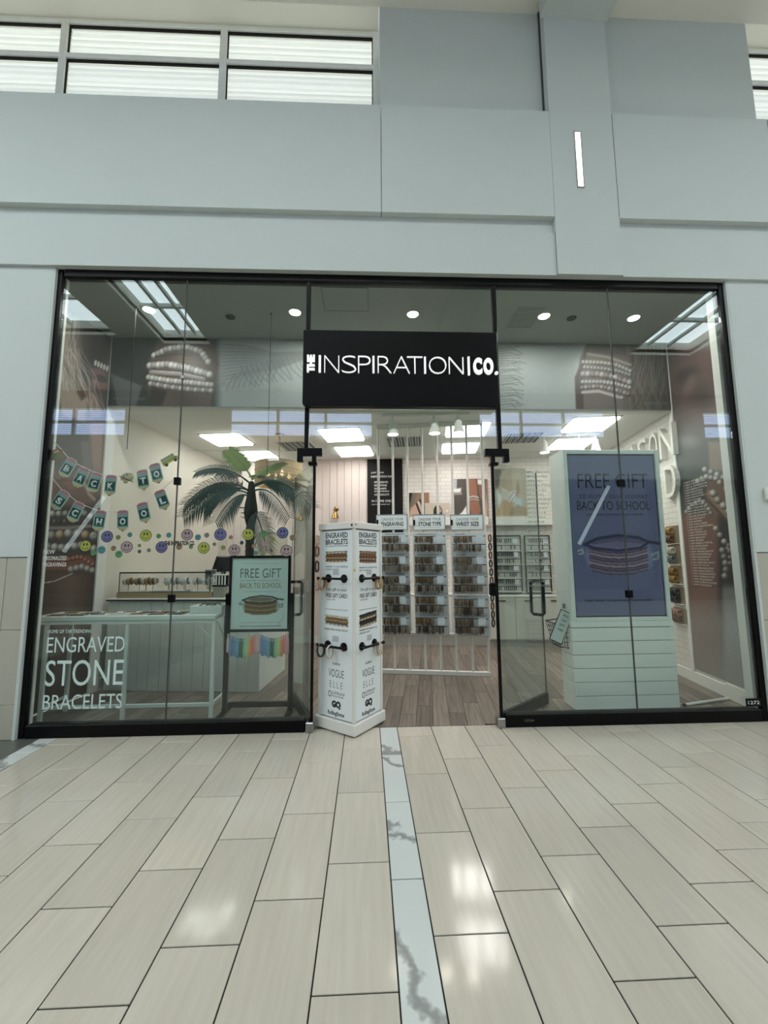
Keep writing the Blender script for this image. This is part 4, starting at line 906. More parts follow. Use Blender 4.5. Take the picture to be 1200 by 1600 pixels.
tiers = ['top tier', 'second tier', 'third tier', 'fourth tier', 'lowest tier']
for c_, nm in enumerate(names):
    (ha, hb), (ba, bb) = colpx[c_]
    x0, zt1 = rloc(ha, 804.5); x1, zb1 = rloc(hb, 828)
    sg = thing('header_sign', 'framed pale sign reading CHOOSE YOUR %s on the rod screen' % nm, 'sign', tuple(rkM @ Vector((x0, -0.03, zb1))), RAn)
    W, H = x1-x0, zt1-zb1; fr_ = 0.008
    put('panel', B(0, W, 0.0, 0.008, 0, H), M_POST, sg)
    put('frame', MB().box(0, W, -0.004, 0.01, 0, fr_).box(0, W, -0.004, 0.01, H-fr_, H).box(0, fr_, -0.004, 0.01, fr_, H-fr_).box(W-fr_, W, -0.004, 0.01, fr_, H-fr_), mat('sign_frame', (120, 136, 140)), sg)
    ctext(sg, 'CHOOSE YOUR', W/2+0.01, H*0.60, W*0.68, H*0.17, M_TEXTB, y=-0.0005, depth=0.001, spacing=1.25); ctext(sg, nm, W/2+0.01, H*0.25, W*0.70, H*0.27, M_TEXTB, y=-0.0005, depth=0.001, bold=0.02)
    put('rule', B(W*0.2, W*0.85, -0.001, 0.0, H*0.15, H*0.165), M_TEXTG, sg)
    put('clip', MB().bbox(0.01, 0.032, -0.02, 0.012, H*0.32, H*0.66, b=0.003), M_BLACK, sg)
    bd = thing('bracelet_board', 'pale five tier board of bracelets under the CHOOSE YOUR %s sign' % nm, 'display board', tuple(rkM @ Vector((0, -0.045, 0))), RAn)
    xa_, _ = rloc(ba, 880); xb_, _ = rloc(bb, 880)
    for k, (pa, pb) in enumerate(rods_px):
        zA_ = rloc((ba+bb)/2, pa)[1]; zB_ = rloc((ba+bb)/2, pb)[1]
        sh = (0.004, 0.0, 0.0, -0.03 if c_ == 2 else 0, -0.008 if c_ == 2 else 0)[k]; zA_ += sh; zB_ += sh
        pn_ = put('panel', MB().bbox(xa_+0.004*k, xb_+0.004*k, 0.0, 0.012, zB_-0.12, zA_+0.055, b=0.003), M_BOARD, bd)
        text(pn_, ('DESIGNS AND WORDS CARVED BY HAND', 'STONES FOR CALM AND STRENGTH', 'SMALL WRIST')[c_], xa_+0.004*k+0.06, zA_+0.026, 0.26 if c_ < 2 else 0.13, 0.014, M_TEXTB, y=-0.0005, depth=0.001)
        put('price_card', B(xb_-0.135, xb_-0.045, -0.075, -0.072, zA_-0.085, zA_+0.008), M_CARD, pn_)
        for u, z in enumerate((zA_, zB_)):
            put('rod', MB().tube([(xa_+0.02, -0.058, z), (xb_-0.01, -0.058, z)], 0.005, 6), M_BLACKM, pn_)
            n = 8 if u == 0 else 12; st = 0.030
            for q in range(n):
                v = random.choice([0, 1, 1, 4, 7, 2]) if u == 0 else random.choice([2, 3, 5, 6, 0, 4])
                if c_ == 2 and k == 1 and u == 1: v = random.choice([3, 5])
                P = rkM @ Vector((xa_+0.045+q*st+random.uniform(-0.004, 0.004), -0.045-0.058+random.uniform(-0.008, 0.004), z-0.002))
                o = link('bracelet', bmeshes[v], None, None, tuple(P), RAn+random.uniform(-0.25, 0.25))
                tag(o, '%s bracelet from the left, %s rod, %s, under the %s sign' % (ORD[q], ('upper', 'lower')[u], tiers[k], nm), 'bracelet', 'bracelets on the %s board' % nm.lower())
for k in range(11):
    x, z = rloc(762.5+k*0.55, 841+k*13.2)
    o = put('bangle', loop_mesh(0.03, 0.045, 0.011, 0), M_BC[(4, 2, 4, 2, 2, 4)[k % 6]], None, tuple(rkM @ Vector((x+0.02, -0.03, z))), RAn+0.9, smooth=True)
    tag(o, '%s dark bangle from the top at the right edge of the rod screen' % ORD[k], 'bangle', 'bangles at the edge of the rod screen')

# ================================================================== BACK WALL
def bw(px, py, off=0.0):                                         # pixel -> local x, z on the back wall
    n = np.array([math.sin(BA), -math.cos(BA), 0]); P0 = np.array([*PLB, 0])+n*off; d = ray(px, py); P = CAM+d*(((P0-CAM)@n)/(d@n))
    return (P[0]-PLB[0])*math.cos(BA)+(P[1]-PLB[1])*math.sin(BA), P[2]
def bplace(x, z, off=0.0): return (PLB[0]+x*math.cos(BA)+math.sin(BA)*off, PLB[1]+x*math.sin(BA)-math.cos(BA)*off, z)
xe, _ = bw(576, 750); n = int(xe/0.14)
for i in range(n+1):
    a = i*0.14; put('plank', MB().bbox(a+0.002, min(a+0.138, xe), -0.022, -0.002, 0.13, ZC-0.002, b=0.003), M_WPLANK, wb_)
# black wall poster
x0, z1 = bw(574, 718); x1, _ = bw(629, 750)
t = thing('wall_poster', 'tall black poster with small white lettering on the back wall', 'poster', bplace(x0, 1.15, 0.03), BA)
W = x1-x0; H = z1-1.15
put('panel', B(0, W, -0.004, 0.004, 0, H), M_BLACKM, t)
for s_, px, py, w_, ht in (('JUST SOME', 580, 741, 0.24, 0.035), ('INSPIRATION DAY', 580, 747, 0.42, 0.04), ('100% ENGRAVED', 585, 755.5, 0.26, 0.036), ('REAL STONES', 585, 760.5, 0.24, 0.036), ('500 CHARMS', 585, 765.5, 0.23, 0.036), ('NEW JOURNALS', 585, 770, 0.28, 0.036), ('200 PRODUCTS', 585, 775, 0.28, 0.036), ('IN STORE ONLY', 581, 785, 0.40, 0.042), ('ENDS WHEN SOLD OUT', 581, 789.5, 0.34, 0.02)):
    x, z = bw(px, py); text(t, s_, x-x0, z-1.15, w_, ht, M_TEXTW, y=-0.005, depth=0.001)
# picture ledges and photographs
def photo(px0, py0, px1, py1, fn, lab, off=0.05, frame=False):
    x0, z1 = bw(px0, py0, off); x1, z0 = bw(px1, py1, off); z0 = bw(700, 808.5, 0.1)[1]+(0.021 if frame else 0.001); W, H = x1-x0, z1-z0
    t = thing('photo_print', lab, 'picture', bplace(x0, z0, off), BA)
    put('board', B(-0.02 if frame else 0, W+0.02 if frame else W, 0.001, 0.02, 0 if not frame else -0.02, H+0.02 if frame else H), mat('frame_cream', (214, 200, 176)) if frame else M_WHITE, t)
    picture('printed_image', W, H, 60, 60, lambda X, Z: fn(X/W*100, 100-Z/H*100), t)
def ph1(X, Y):
    A = Art(X, Y, (150, 116, 92)); A.poly([(0, 0), (40, 0), (20, 60), (0, 90)], (120, 110, 90), 6); A.poly([(0, 0), (18, 0), (0, 70)], (40, 34, 30), 4)
    A.poly([(10, 60), (55, 30), (70, 100), (0, 100)], (206, 160, 132), 6); A.line([(38, 45), (60, 95)], 5, (40, 34, 34)); A.line([(46, 38), (66, 80)], 4, (200, 196, 190)); A.line([(55, 30), (72, 60)], 5, (50, 44, 44)); A.poly([(72, 0), (100, 0), (100, 40), (70, 55)], (168, 110, 76), 6); return desat(A.speckle(0.03).c, 0.72)
def ph2(X, Y):
    A = Art(X, Y, (206, 190, 168)); A.ell(52, 62, 20, 50, (50, 40, 36), 0, 0.2); A.ell(57, 50, 11, 24, (204, 158, 128), 0, 0.2); A.line([(50, 42), (55, 41)], 2.5, (40, 30, 28)); A.line([(60, 41), (65, 42)], 2.5, (40, 30, 28)); A.line([(54, 62), (61, 62)], 2, (160, 80, 76)); A.poly([(20, 100), (36, 70), (46, 100)], (40, 36, 36), 4); A.ell(90, 55, 6, 9, (230, 222, 210)); return desat(A.speckle(0.03).c, 0.72)
def ph3(X, Y):
    A = Art(X, Y, (84, 74, 68)); A.poly([(0, 0), (16, 0), (14, 26), (0, 30)], (170, 178, 186), 4); A.poly([(0, 26), (30, 24), (26, 38), (0, 40)], (226, 226, 224), 4); A.poly([(8, 100), (30, 86), (44, 70), (46, 100)], (232, 230, 226), 3)
    A.line([(2, 38), (28, 38)], 4, (150, 138, 128)); A.poly([(54, 0), (78, 0), (84, 50), (92, 84), (80, 96), (60, 92), (52, 60)], (160, 100, 72), 4); A.poly([(82, 0), (100, 0), (100, 60), (90, 50)], (140, 92, 74), 4)
    A.beads([(52, 50), (70, 46), (84, 50)], 9, 3.5, [(206, 196, 186)]); A.beads([(52, 56), (70, 54), (86, 57)], 9, 3.2, [(190, 170, 150)]); A.poly([(84, 2), (98, 2), (98, 16), (84, 14)], (230, 226, 224), 4); return desat(A.speckle(0.03).c, 0.72)
def ph4(X, Y):
    A = Art(X, Y, (176, 168, 152)); A.poly([(0, 0), (22, 0), (16, 34), (4, 46), (0, 44)], (96, 92, 86), 6); A.poly([(30, 0), (76, 0), (90, 30), (80, 66), (50, 80), (28, 44)], (186, 172, 152), 8); A.poly([(4, 40), (22, 60), (10, 84)], (206, 214, 220), 4)
    for k in range(9): A.line([(24, 42+k*3.2), (45, 50+k*3.0), (70, 48+k*2.8)], 1.2, (236, 234, 230)); A.line([(24, 43.4+k*3.2), (45, 51.4+k*3.0), (70, 49.4+k*2.8)], 0.6, (70, 66, 64), 0.8)
    A.poly([(0, 96), (26, 66), (60, 72), (46, 100)], (184, 158, 132), 5); A.poly([(60, 62), (84, 64), (86, 92), (64, 90)], (180, 200, 216), 5); A.poly([(50, 84), (70, 76), (100, 84), (100, 100), (44, 100)], (160, 142, 118), 5); A.poly([(74, 22), (80, 44), (70, 62), (66, 58)], (110, 100, 92), 6, 0.6); return A.speckle(0.02).c
photo(638.5, 770, 671.5, 818, ph1, 'square photo of a wrist with dark straps leaning on the ledge'); photo(664, 786, 703, 818, ph2, 'small pale photo of a dark haired woman leaning on the ledge', 0.075)
photo(706.5, 748.5, 756, 815, ph3, 'square photo of a hand beside white fabric seen between the rods'); photo(772, 733, 824, 807, ph4, 'large cream framed photo of a face with stacked bracelets', 0.05, True)
photo(757, 748.5, 764, 812, ph1, 'narrow photo edge leaning beside the photo of the hand', 0.045)
for px0, px1, lab in ((640, 763, 'white picture ledge on the back wall behind the rods'), (771, 866, 'white picture ledge under the large framed face')):
    x0, z1 = bw(px0, 808.5, 0.1); x1, z0 = bw(px1, 820, 0.1)
    t = thing('picture_ledge', lab, 'shelf', bplace(x0, z0, 0.0), BA); put('shelf', MB().bbox(0, x1-x0, -0.12, 0, z1-z0-0.03, z1-z0, b=0.003), M_WHITE, t); put('lip', MB().bbox(0, x1-x0, -0.12, -0.105, 0, z1-z0-0.03, b=0.003), M_WHITE, t)
# wire grid racks of charms on the right of the back wall
CH = MB()
rr = random.Random(4)
def gridrack(pxa, pxb, lab):
    x0, z1 = bw(pxa, 837, 0.06); x1, z0 = bw(pxb, 926, 0.06); W, H = x1-x0, z1-z0
    t = thing('grid_rack', lab, 'display rack', bplace(x0, z0, 0.0), BA)
    put('backboard', B(0, W, -0.03, -0.005, 0, H), mat('rack_board', (208, 212, 206)), t)
    put('frame', MB().box(-0.008, 0.008, -0.045, -0.03, 0, H).box(W-0.008, W+0.008, -0.045, -0.03, 0, H).box(0, W, -0.045, -0.03, -0.01, 0.01).box(0, W, -0.045, -0.03, H-0.01, H+0.005), M_BLACKM, t)
    for k in range(8):
        z = H-0.06-k*(H-0.1)/7.6
        put('rod', MB().tube([(0.02, -0.09, z), (W-0.03, -0.09, z)], 0.006, 6), M_BLACKM, t)
        if k % 2 == 0: put('price_card', B(W*0.68, W*0.86, -0.10, -0.097, z-0.085, z), M_CARD, t)
        if k % 2: put('tray', B(0, W, -0.10, -0.03, z-0.105, z-0.095), M_WHITE, t)
        for i in range(int((W-0.14)/0.034)):
            if rr.random() < (0.9 if k in (0, 2, 6, 7) else 0.55) and not (k % 2 == 0 and i*0.034 > W*0.6):
                P = Vector(bplace(x0+0.06+i*0.034, z0+z-0.04, 0.10)); hh_ = rr.uniform(0.022, 0.036); CH.box(-0.007, 0.007, -0.004, 0.004, -hh_, 0.036, M=Matrix.Translation(P))
gridrack(771, 817, 'wire rack of charms on the back wall below the large framed face'); gridrack(820, 863, 'wire rack of charms on the back wall half behind the screen unit')
o = put('charms', CH, M_BC[2]); o['kind'] = 'stuff'; tag(o, 'dense rows of tiny dark charms hung on the wire racks', 'charms')
# low cabinets along the back wall
x0, z1 = bw(764, 931, 0.3); x1, _ = bw(886, 931, 0.3)
cb = thing('base_cabinet', 'white low cabinet below the wire racks on the back wall', 'cabinet', bplace(x0, 0, 0.0), BA)
W, H = x1-x0, 0.86
put('body', B(0, W, -0.28, -0.02, 0.10, H-0.03), M_WHITE, cb); put('plinth', B(0, W, -0.25, -0.02, 0, 0.10), mat('plinth_grey', (168, 168, 162)), cb)
put('top', MB().bbox(-0.01, W+0.01, -0.30, -0.02, H-0.03, H, b=0.004), M_WHITE, cb)
for i in range(3):
    a = i*W/3; d_ = put('door', MB().bbox(a+0.006, a+W/3-0.006, -0.298, -0.28, 0.12, H-0.05, b=0.004), mat('cabinet_door', (214, 214, 206), rough=0.4, stretch=(60, 1, 1), var=0.03), cb)
    put('handle', MB().bbox(a+W/6-0.06, a+W/6+0.06, -0.312, -0.298, H-0.10, H-0.075, b=0.003), M_BRASS, d_)
x0, _ = bw(600, 1000, 0.2); x1, _ = bw(762, 1000, 0.2)
cb = thing('base_cabinet', 'low white cabinet on the back wall behind the rod screen', 'cabinet', bplace(x0, 0, 0.0), BA); W = x1-x0
put('body', B(0, W, -0.22, -0.02, 0.16, 0.86), M_WHITE, cb); put('plinth', B(0, W, -0.22, -0.02, 0.0, 0.16), mat('plinth_grey', (168, 168, 162)), cb); put('top', MB().bbox(0, W, -0.24, -0.02, 0.86, 0.89, b=0.004), M_WHITE, cb)
for i in range(3): put('door', MB().bbox(i*W/3+0.006, (i+1)*W/3-0.006, -0.236, -0.22, 0.18, 0.84, b=0.004), M_WHITE, cb)
# brass sconces
for px, py, lab in ((524, 803, 'small brass wall sconce on the planks just above the kiosk'), (469, 806, 'small brass wall sconce behind the left glass door')):
    x, z = bw(px, py, 0.1); t = thing('wall_sconce', lab, 'lamp', bplace(x, z, 0.022), BA, 'brass sconces')
    put('backplate', MB().lathe([(0.05, 0), (0.045, 0.015), (0.02, 0.03)], 18, Matrix.Translation((0, 0, 0.10)) @ Matrix.Rotation(R(90), 4, 'X')), M_BRASS, t, smooth=True)
    put('arm', MB().tube([(0, -0.01, 0.10), (0, -0.07, 0.11), (0, -0.10, 0.08), (0, -0.10, 0.04)], 0.009, 8), M_BRASS, t, smooth=True)
    put('shade', MB().lathe([(0.012, 0.05), (0.03, 0.035), (0.052, -0.02), (0.07, -0.085), (0.066, -0.085), (0.046, -0.02), (0.02, 0.02)], 20, Matrix.Translation((0, -0.10, 0))), M_BRASS, t, smooth=True)
    put('bulb', MB().sphere((0, -0.10, -0.05), 0.028, 10, 7), M_WHITE, t, smooth=True)
# panelled door and hanging display strip at the left end of the back wall
x0, z1 = bw(404, 832, 0.03); x1, _ = bw(450, 832, 0.03)
d3 = sroot('door_3', bplace(x0, 0, 0.024), BA); d3['label'] = 'white panelled door with casing on the back wall behind the palm'
W = x1-x0
put('casing', MB().bbox(-0.08, 0, -0.03, 0, 0, z1+0.08, b=0.003).bbox(W, W+0.08, -0.03, 0, 0, z1+0.08, b=0.003).bbox(0, W, -0.03, 0, z1, z1+0.08, b=0.003), M_WHITE, d3); put('leaf', MB().box(0, W, -0.012, 0, 0, z1), mat('door_paint', (206, 200, 186)), d3); put('handle', MB().sphere((W-0.07, -0.04, 0.95), 0.028, 10, 6), M_BRASS, d3)
x0, z1 = bw(492.5, 835, 0.05); x1, _ = bw(501, 835, 0.05)
for k, (pa, pb) in enumerate(((836, 852), (853, 870), (876, 894), (900, 923))):
    xx, za = bw(495, pa, 0.05); _, zb2 = bw(495, pb, 0.05)
    t = thing('bracelet_holder', ('pale bracelet strip hung on the planks left of the kiosk, topmost', 'brown bracelet strip hung on the planks left of the kiosk, second from top', 'dark bracelet strip hung on the planks left of the kiosk, third from top', 'stack of round pale bracelets left of the kiosk, lowest')[k], 'bracelet', bplace(xx, zb2, 0.03), BA, 'strips left of the kiosk')
    for q in range(4): put('strand', loop_mesh(0.035, (za-zb2)/2-0.006*q, 0.009, 14 if q % 2 else 0), M_BC[((3, 0), (4, 0), (2, 4), (3, 5))[k][q % 2]], t, (q*0.012, -0.03-q*0.015, (za-zb2)/2))
# ================================================================== LEFT WINDOW: table, counter, banner, palm
# white metal table close behind the glass
tb = thing('display_table', 'long white metal table behind the left window glass', 'table', (-3.30, 0.26, 0))
TWd, TD, TH = 1.725, 0.40, 0.985
M_TB = mat('white_enamel', (206, 214, 210), rough=0.35, var=0.01)
put('top', MB().bbox(0, TWd, 0, TD, TH-0.045, TH, b=0.006), M_TB, tb); put('apron', MB().box(0.02, TWd-0.02, 0.012, 0.03, TH-0.075, TH-0.045), M_TB, tb)
lx = [aty(66, 1050, 0.28)[0]+3.30, aty(194, 1050, 0.28)[0]+3.30, aty(331, 1050, 0.28)[0]+3.30]
for x in lx:
    for y in ((0.02, TD-0.045) if x != lx[1] else (0.02,)): put('leg', MB().bbox(x-0.018, x+0.018, y, y+0.03, 0, TH-0.045, b=0.003), M_TB, tb)
for y in (0.026,): put('stretcher', MB().bbox(lx[0], lx[2], y, y+0.022, 0.13, 0.165, b=0.003), M_TB, tb)
for x in (lx[0], lx[2]): put('side_stretcher', MB().bbox(x-0.012, x+0.012, 0.05, TD-0.045, 0.135, 0.16, b=0.003), M_TB, tb)
put('brace', MB().tube([(lx[2], 0.035, TH-0.25), (lx[2]-0.2, 0.035, TH-0.05)], 0.006, 6), M_TB, tb); put('brace', MB().tube([(lx[2], TD-0.03, TH-0.3), (lx[2]+0.02, 0.05, TH-0.06)], 0.006, 6), M_TB, tb)
# flat sample cards on the table
cols = [(60, 52, 48), (206, 206, 198), (38, 38, 40), (186, 170, 150), (222, 224, 220), (70, 58, 50)]
r5 = random.Random(11); k = 0
for row in range(2):
    for i in range(7):
        x = -3.12+i*0.19+row*0.03; y = 0.36+row*0.15
        ci = cols[(i*2+row*3+(i // 3)) % 6]
        t = thing('sample_card', '%s flat sample card from the left, %s row on the white table' % (ORD[i], ('front', 'back')[row]), 'card', (x, y, TH), r5.uniform(-0.25, 0.25), 'sample cards on the table')
        put('card', MB().bbox(-0.075, 0.075, -0.05, 0.05, 0, 0.006, b=0.001), mat('card_%d' % ((i*2+row*3+(i // 3)) % 6), ci, rough=0.5, var=0.06, scale=30), t)
        st = put('strap', MB().bbox(-0.06, 0.06, -0.022, -0.006, 0.006, 0.014, b=0.003), M_BC[(i+row*2) % 8], t); put('strap', MB().bbox(-0.055, 0.058, 0.012, 0.026, 0.006, 0.013, b=0.003), M_BC[(i*3+row) % 8], t)
P = aty(327, 957, 0.42)
t = thing('tray_box', 'shallow white box with dark straps on the right end of the table', 'box', (P[0]-0.02, 0.47, TH), 0.06)
put('tray', MB().box(-0.15, 0.15, -0.12, 0.12, 0, 0.008).bbox(-0.15, 0.15, -0.12, -0.108, 0.008, 0.075, b=0.003).bbox(-0.15, 0.15, 0.108, 0.12, 0.008, 0.075, b=0.003).bbox(-0.15, -0.138, -0.108, 0.108, 0.008, 0.075, b=0.003).bbox(0.138, 0.15, -0.108, 0.108, 0.008, 0.075, b=0.003), M_TB, t)
put('fill', B(-0.138, 0.138, -0.108, 0.108, 0.008, 0.05), M_WHITE, t)
for q in range(3): put('strap', MB().tube([(-0.1+q*0.06, -0.02, 0.055), (-0.06+q*0.06, 0.0, 0.088), (-0.01+q*0.06, 0.02, 0.078), (0.02+q*0.04, 0.03, 0.056)], 0.006, 6), M_BC[2], t)
# checkout counter with vertical boards
CRZ = R(-5.6); CL, CDp, CHt = 1.86, 1.0, 1.06
CO = (-3.205, 1.297)
ct = thing('checkout_counter', 'white boarded checkout counter left of the doorway', 'counter', (*CO, 0), CRZ)
put('carcass', B(0.02, CL-0.02, 0.02, CDp, 0.0, CHt-0.03), M_JOINT, ct)
n = 14
for i in range(n): put('board', MB().bbox(i*CL/n+0.0015, (i+1)*CL/n-0.0015, 0.0, 0.018, 0.004, CHt-0.03, b=0.003), M_CBOARD, ct)
for i in range(7): put('board', MB().bbox(CL-0.018, CL, 0.02+i*CDp/7+0.0015, 0.02+(i+1)*CDp/7-0.0015, 0.004, CHt-0.03, b=0.003), M_CBOARD, ct)
put('top', MB().bbox(-0.02, CL+0.02, -0.02, CDp+0.02, CHt-0.03, CHt, b=0.003), M_WHITE, ct); put('edge_strip', MB().box(-0.021, CL+0.021, -0.0215, -0.019, CHt-0.028, CHt-0.012), M_BLACKM, ct)
cM = Matrix.Translation((*CO, 0)) @ Matrix.Rotation(CRZ, 4, 'Z')
def on_c(px, dy):                                                # place on the counter top under a pixel column
    P = aty(px, 930, CO[1]+dy-0.1); L_ = cM.inverted() @ Vector((P[0], P[1], 0)); return L_.x
# glass display case
cx0, cx1 = on_c(183, 0.15), on_c(333, 0.15)
t = thing('display_case', 'glass topped display case with light wood base on the counter', 'display case', tuple(cM @ Vector((cx0, 0.08, CHt))), CRZ)
W, D, Hc = cx1-cx0, 0.36, 0.30
put('base', MB().bbox(-0.02, W+0.02, -0.01, D+0.01, 0, 0.065, b=0.004), M_WOOD, t); put('deck', B(0, W, 0.005, D-0.005, 0.065, 0.075), M_WHITE, t)
for a in (B(0, W, 0, 0.005, 0.066, Hc), B(0, 0.005, 0.006, D, 0.066, Hc), B(W-0.005, W, 0.006, D, 0.066, Hc), B(0, W, 0, D, Hc, Hc+0.006)): put('pane', a, CGLASS, t)
put('edge', MB().box(-0.003, W+0.003, -0.003, 0.003, Hc-0.004, Hc+0.012).box(-0.003, 0.004, -0.003, 0.004, 0.066, Hc).box(W-0.004, W+0.003, -0.003, 0.004, 0.066, Hc).box(0, W, -0.003, 0.002, 0.062, 0.069), M_BLACKM, t)
for k, px in enumerate((199, 213, 220, 229, 236, 258, 267, 276, 284, 293, 310, 326)):
    wh = k > 4
    t = thing('bracelet_roll', '%s bracelet roll from the left on a pin stand inside the display case' % ORD[k], 'bracelet stand', tuple(cM @ Vector((on_c(px, 0.25), 0.17+(k % 3)*0.05, CHt+0.075))), CRZ+R(14), 'bracelet rolls in the display case')
    put('base', MB().lathe([(0.026, 0), (0.022, 0.006)], 14), M_WHITE, t); put('pin', MB().tube([(0, 0, 0.006), (0, 0, 0.10)], 0.004, 6), M_WOOD, t)
    RM = Matrix.Translation((0, 0, 0.118)) @ Matrix.Rotation(R(80), 4, 'Y')
    put('roll', MB().lathe([(0.024, -0.06), (0.03, -0.057), (0.03, 0.057), (0.024, 0.06)], 14, RM), M_WOOD if not wh else M_WHITE, t, smooth=True)
    for q in range(3): put('strand', MB().tube([tuple(RM @ Vector((0.036*math.cos(a*PI/8), 0.036*math.sin(a*PI/8), -0.034+q*0.034))) for a in range(16)], 0.011, 6, closed=True), M_BC[(3, 0, 4)[(q+k) % 3]] if not wh else (M_BC[3], M_WHITE, M_BC[6])[(q+k) % 3], t, smooth=True)
t = thing('cushion_tray', 'white folded cloth strip lying inside the display case', 'tray', tuple(cM @ Vector((on_c(270, 0.2), 0.11, CHt+0.075))), CRZ)
put('cloth', MB().bbox(-0.22, 0.22, -0.03, 0.03, 0, 0.016, b=0.006), M_WHITE, t); put('fold', MB().bbox(0.2, 0.27, -0.03, 0.03, 0.0, 0.035, b=0.01), M_WHITE, t)
# till monitor, picture card, black caddy
X = on_c(343, 0.5)
t = thing('till_monitor', 'black till monitor tilted on the counter behind the case', 'monitor', tuple(cM @ Vector((X, 0.6, CHt))), CRZ+R(62))
put('base', MB().bbox(-0.09, 0.09, -0.08, 0.08, 0, 0.018, b=0.006), M_BLACKM, t); put('stand', MB().bbox(-0.03, 0.03, -0.02, 0.02, 0.018, 0.36, b=0.006), M_BLACKM, t)
TM = Matrix.Translation((0, 0, 0.40)) @ Matrix.Rotation(R(26), 4, 'X')
put('screen', MB().bbox(-0.14, 0.14, -0.022, 0.022, -0.11, 0.11, b=0.008, M=TM), M_BLACK, t)
t = thing('picture_card', 'small grey picture card leaning beside the till monitor', 'card', tuple(cM @ Vector((on_c(327, 0.45), 0.46, CHt+0.13))), CRZ)
put('card', B(-0.075, 0.075, 0, 0.006, 0, 0.2), M_WHITE, t); picture('printed_image', 0.14, 0.17, 20, 24, lambda X, Z: Art(X*700, Z*700, (96, 98, 98)).ell(60, 60, 40, 14, (150, 150, 148)).ell(40, 95, 36, 12, (60, 62, 62)).ell(60, 20, 40, 14, (66, 68, 68)).c, t, (-0.07, -0.001, 0.02))
put('easel', MB().bbox(-0.05, 0.05, 0.0, 0.08, -0.13, 0.0, b=0.004), M_WHITE, t)
t = thing('caddy', 'small white slatted caddy with dark gaps at the end of the case', 'caddy', tuple(cM @ Vector((on_c(348, 0.2), 0.16, CHt))), CRZ)
put('stand', MB().bbox(-0.07, 0.07, -0.05, 0.05, 0, 0.13, b=0.004), mat('caddy_wood', (150, 146, 134)), t); put('tray', MB().bbox(-0.085, 0.085, -0.05, 0.05, 0.13, 0.15, b=0.003), M_BLACKM, t)
for q in range(5): put('slat', MB().bbox(-0.08+q*0.036, -0.064+q*0.036, -0.05, -0.04, 0.15, 0.27, b=0.003), M_WHITE, t)
put('back', B(-0.08, 0.08, 0.03, 0.04, 0.15, 0.27), M_BLACKM, t); put('rim', MB().bbox(-0.085, 0.085, -0.052, 0.045, 0.265, 0.28, b=0.003), M_WHITE, t)
t = thing('tablet', 'tablet with bright blue screen on a stand behind the door handle', 'tablet', tuple(cM @ Vector((CL-0.02, 0.42, 0.0))), CRZ+R(8))
put('case', MB().bbox(0.03, 0.20, -0.012, 0.012, 0.80, 1.03, b=0.006), M_BLACKM, t); put('screen', B(0.045, 0.185, -0.0145, -0.012, 0.815, 1.015), mat('tablet_screen', (170, 196, 220), emit=(170, 200, 235), estr=0.7), t); put('bracket', MB().bbox(0.0, 0.24, 0.0, 0.02, 1.03, 1.045, b=0.003), M_BLACKM, t)
t = thing('card_reader', 'small dark card reader on the counter end behind the banner', 'card reader', tuple(cM @ Vector((CL-0.12, 0.42, CHt))), CRZ)
put('body', MB().bbox(-0.05, 0.06, -0.05, 0.05, 0, 0.09, b=0.01), M_BLACKM, t); put('keypad', MB().bbox(0.06, 0.13, -0.04, 0.04, 0.03, 0.11, b=0.008), mat('reader_grey', (90, 92, 92)), t)

# banner stand
YBn = 0.45
bs = thing('banner_stand', 'black framed FREE GIFT poster stand behind the left window', 'sign stand', (0, YBn, 0))
x0, x1, z0, z1 = -1.513, -0.893, 0.79, 1.553
fw = 0.026
put('frame', MB().bbox(x0, x0+fw, -0.02, 0.015, z0, z1, b=0.003).bbox(x1-fw, x1, -0.02, 0.015, z0, z1, b=0.003).bbox(x0+fw, x1-fw, -0.02, 0.015, z0, z0+fw, b=0.003).bbox(x0+fw, x1-fw, -0.02, 0.015, z1-fw, z1, b=0.003), M_BLACK, bs)
po = put('poster', B(x0+fw, x1-fw, -0.006, 0.004, z0+fw, z1-fw), mat('mint_poster', (216, 236, 232), rough=0.5, var=0.006), bs)
for x in (x0-0.035, x1-0.012): put('upright', MB().bbox(x, x+0.047, 0.0, 0.04, 0.0, 1.17, b=0.004), M_BLACK, bs); put('foot', MB().bbox(x, x+0.047, -0.16, 0.26, 0.0, 0.035, b=0.004), M_BLACK, bs)
put('crossbar', MB().bbox(x0+0.012, x1-0.012, 0.03, 0.07, 0.05, 0.10, b=0.004), M_BLACK, bs)
def ps(px, py): P = aty(px, py, YBn-0.006); return P[0], P[2]
def ptxt(s, pa, pb, qa, qb, m, **k):
    a = ps(pa, qb); b = ps(pb, qa); text(po, s, a[0], a[1], b[0]-a[0], b[1]-a[1], m, y=-0.0065, depth=0.001, **k)
M_GOLD = mat('gold_lettering', (146, 132, 62), rough=0.6)
ptxt('OUR GIFT TO YOU WITH ANY QUALIFYING PURCHASE', 379, 436, 879.6, 881, M_TEXTG); ptxt('FREE GIFT', 375.5, 439.5, 888, 903, mat('slate_lettering', (118, 128, 130)), bold=-0.005); ptxt('TO INSPIRE YOUR STUDENT', 375.5, 438.5, 905.5, 908.5, M_TEXTG, spacing=1.3)
ptxt('BACK TO SCHOOL', 375, 440, 910.5, 919.3, M_GOLD); ptxt('WITH PURCHASE OF ANY BACK TO SCHOOL BRACELET', 381, 432, 923.5, 925, M_TEXTG)
ptxt('ADD ANY ENGRAVING TO ANY BRACELET IN STORE', 375, 438, 971.5, 973.5, M_TEXTG); ptxt('FREE WITH QUALIFYING PURCHASE!!!', 374, 440, 977, 980, M_TEXTB, bold=0.02)
BG = (216, 236, 232)
a = ps(371, 963); b = ps(444, 929)
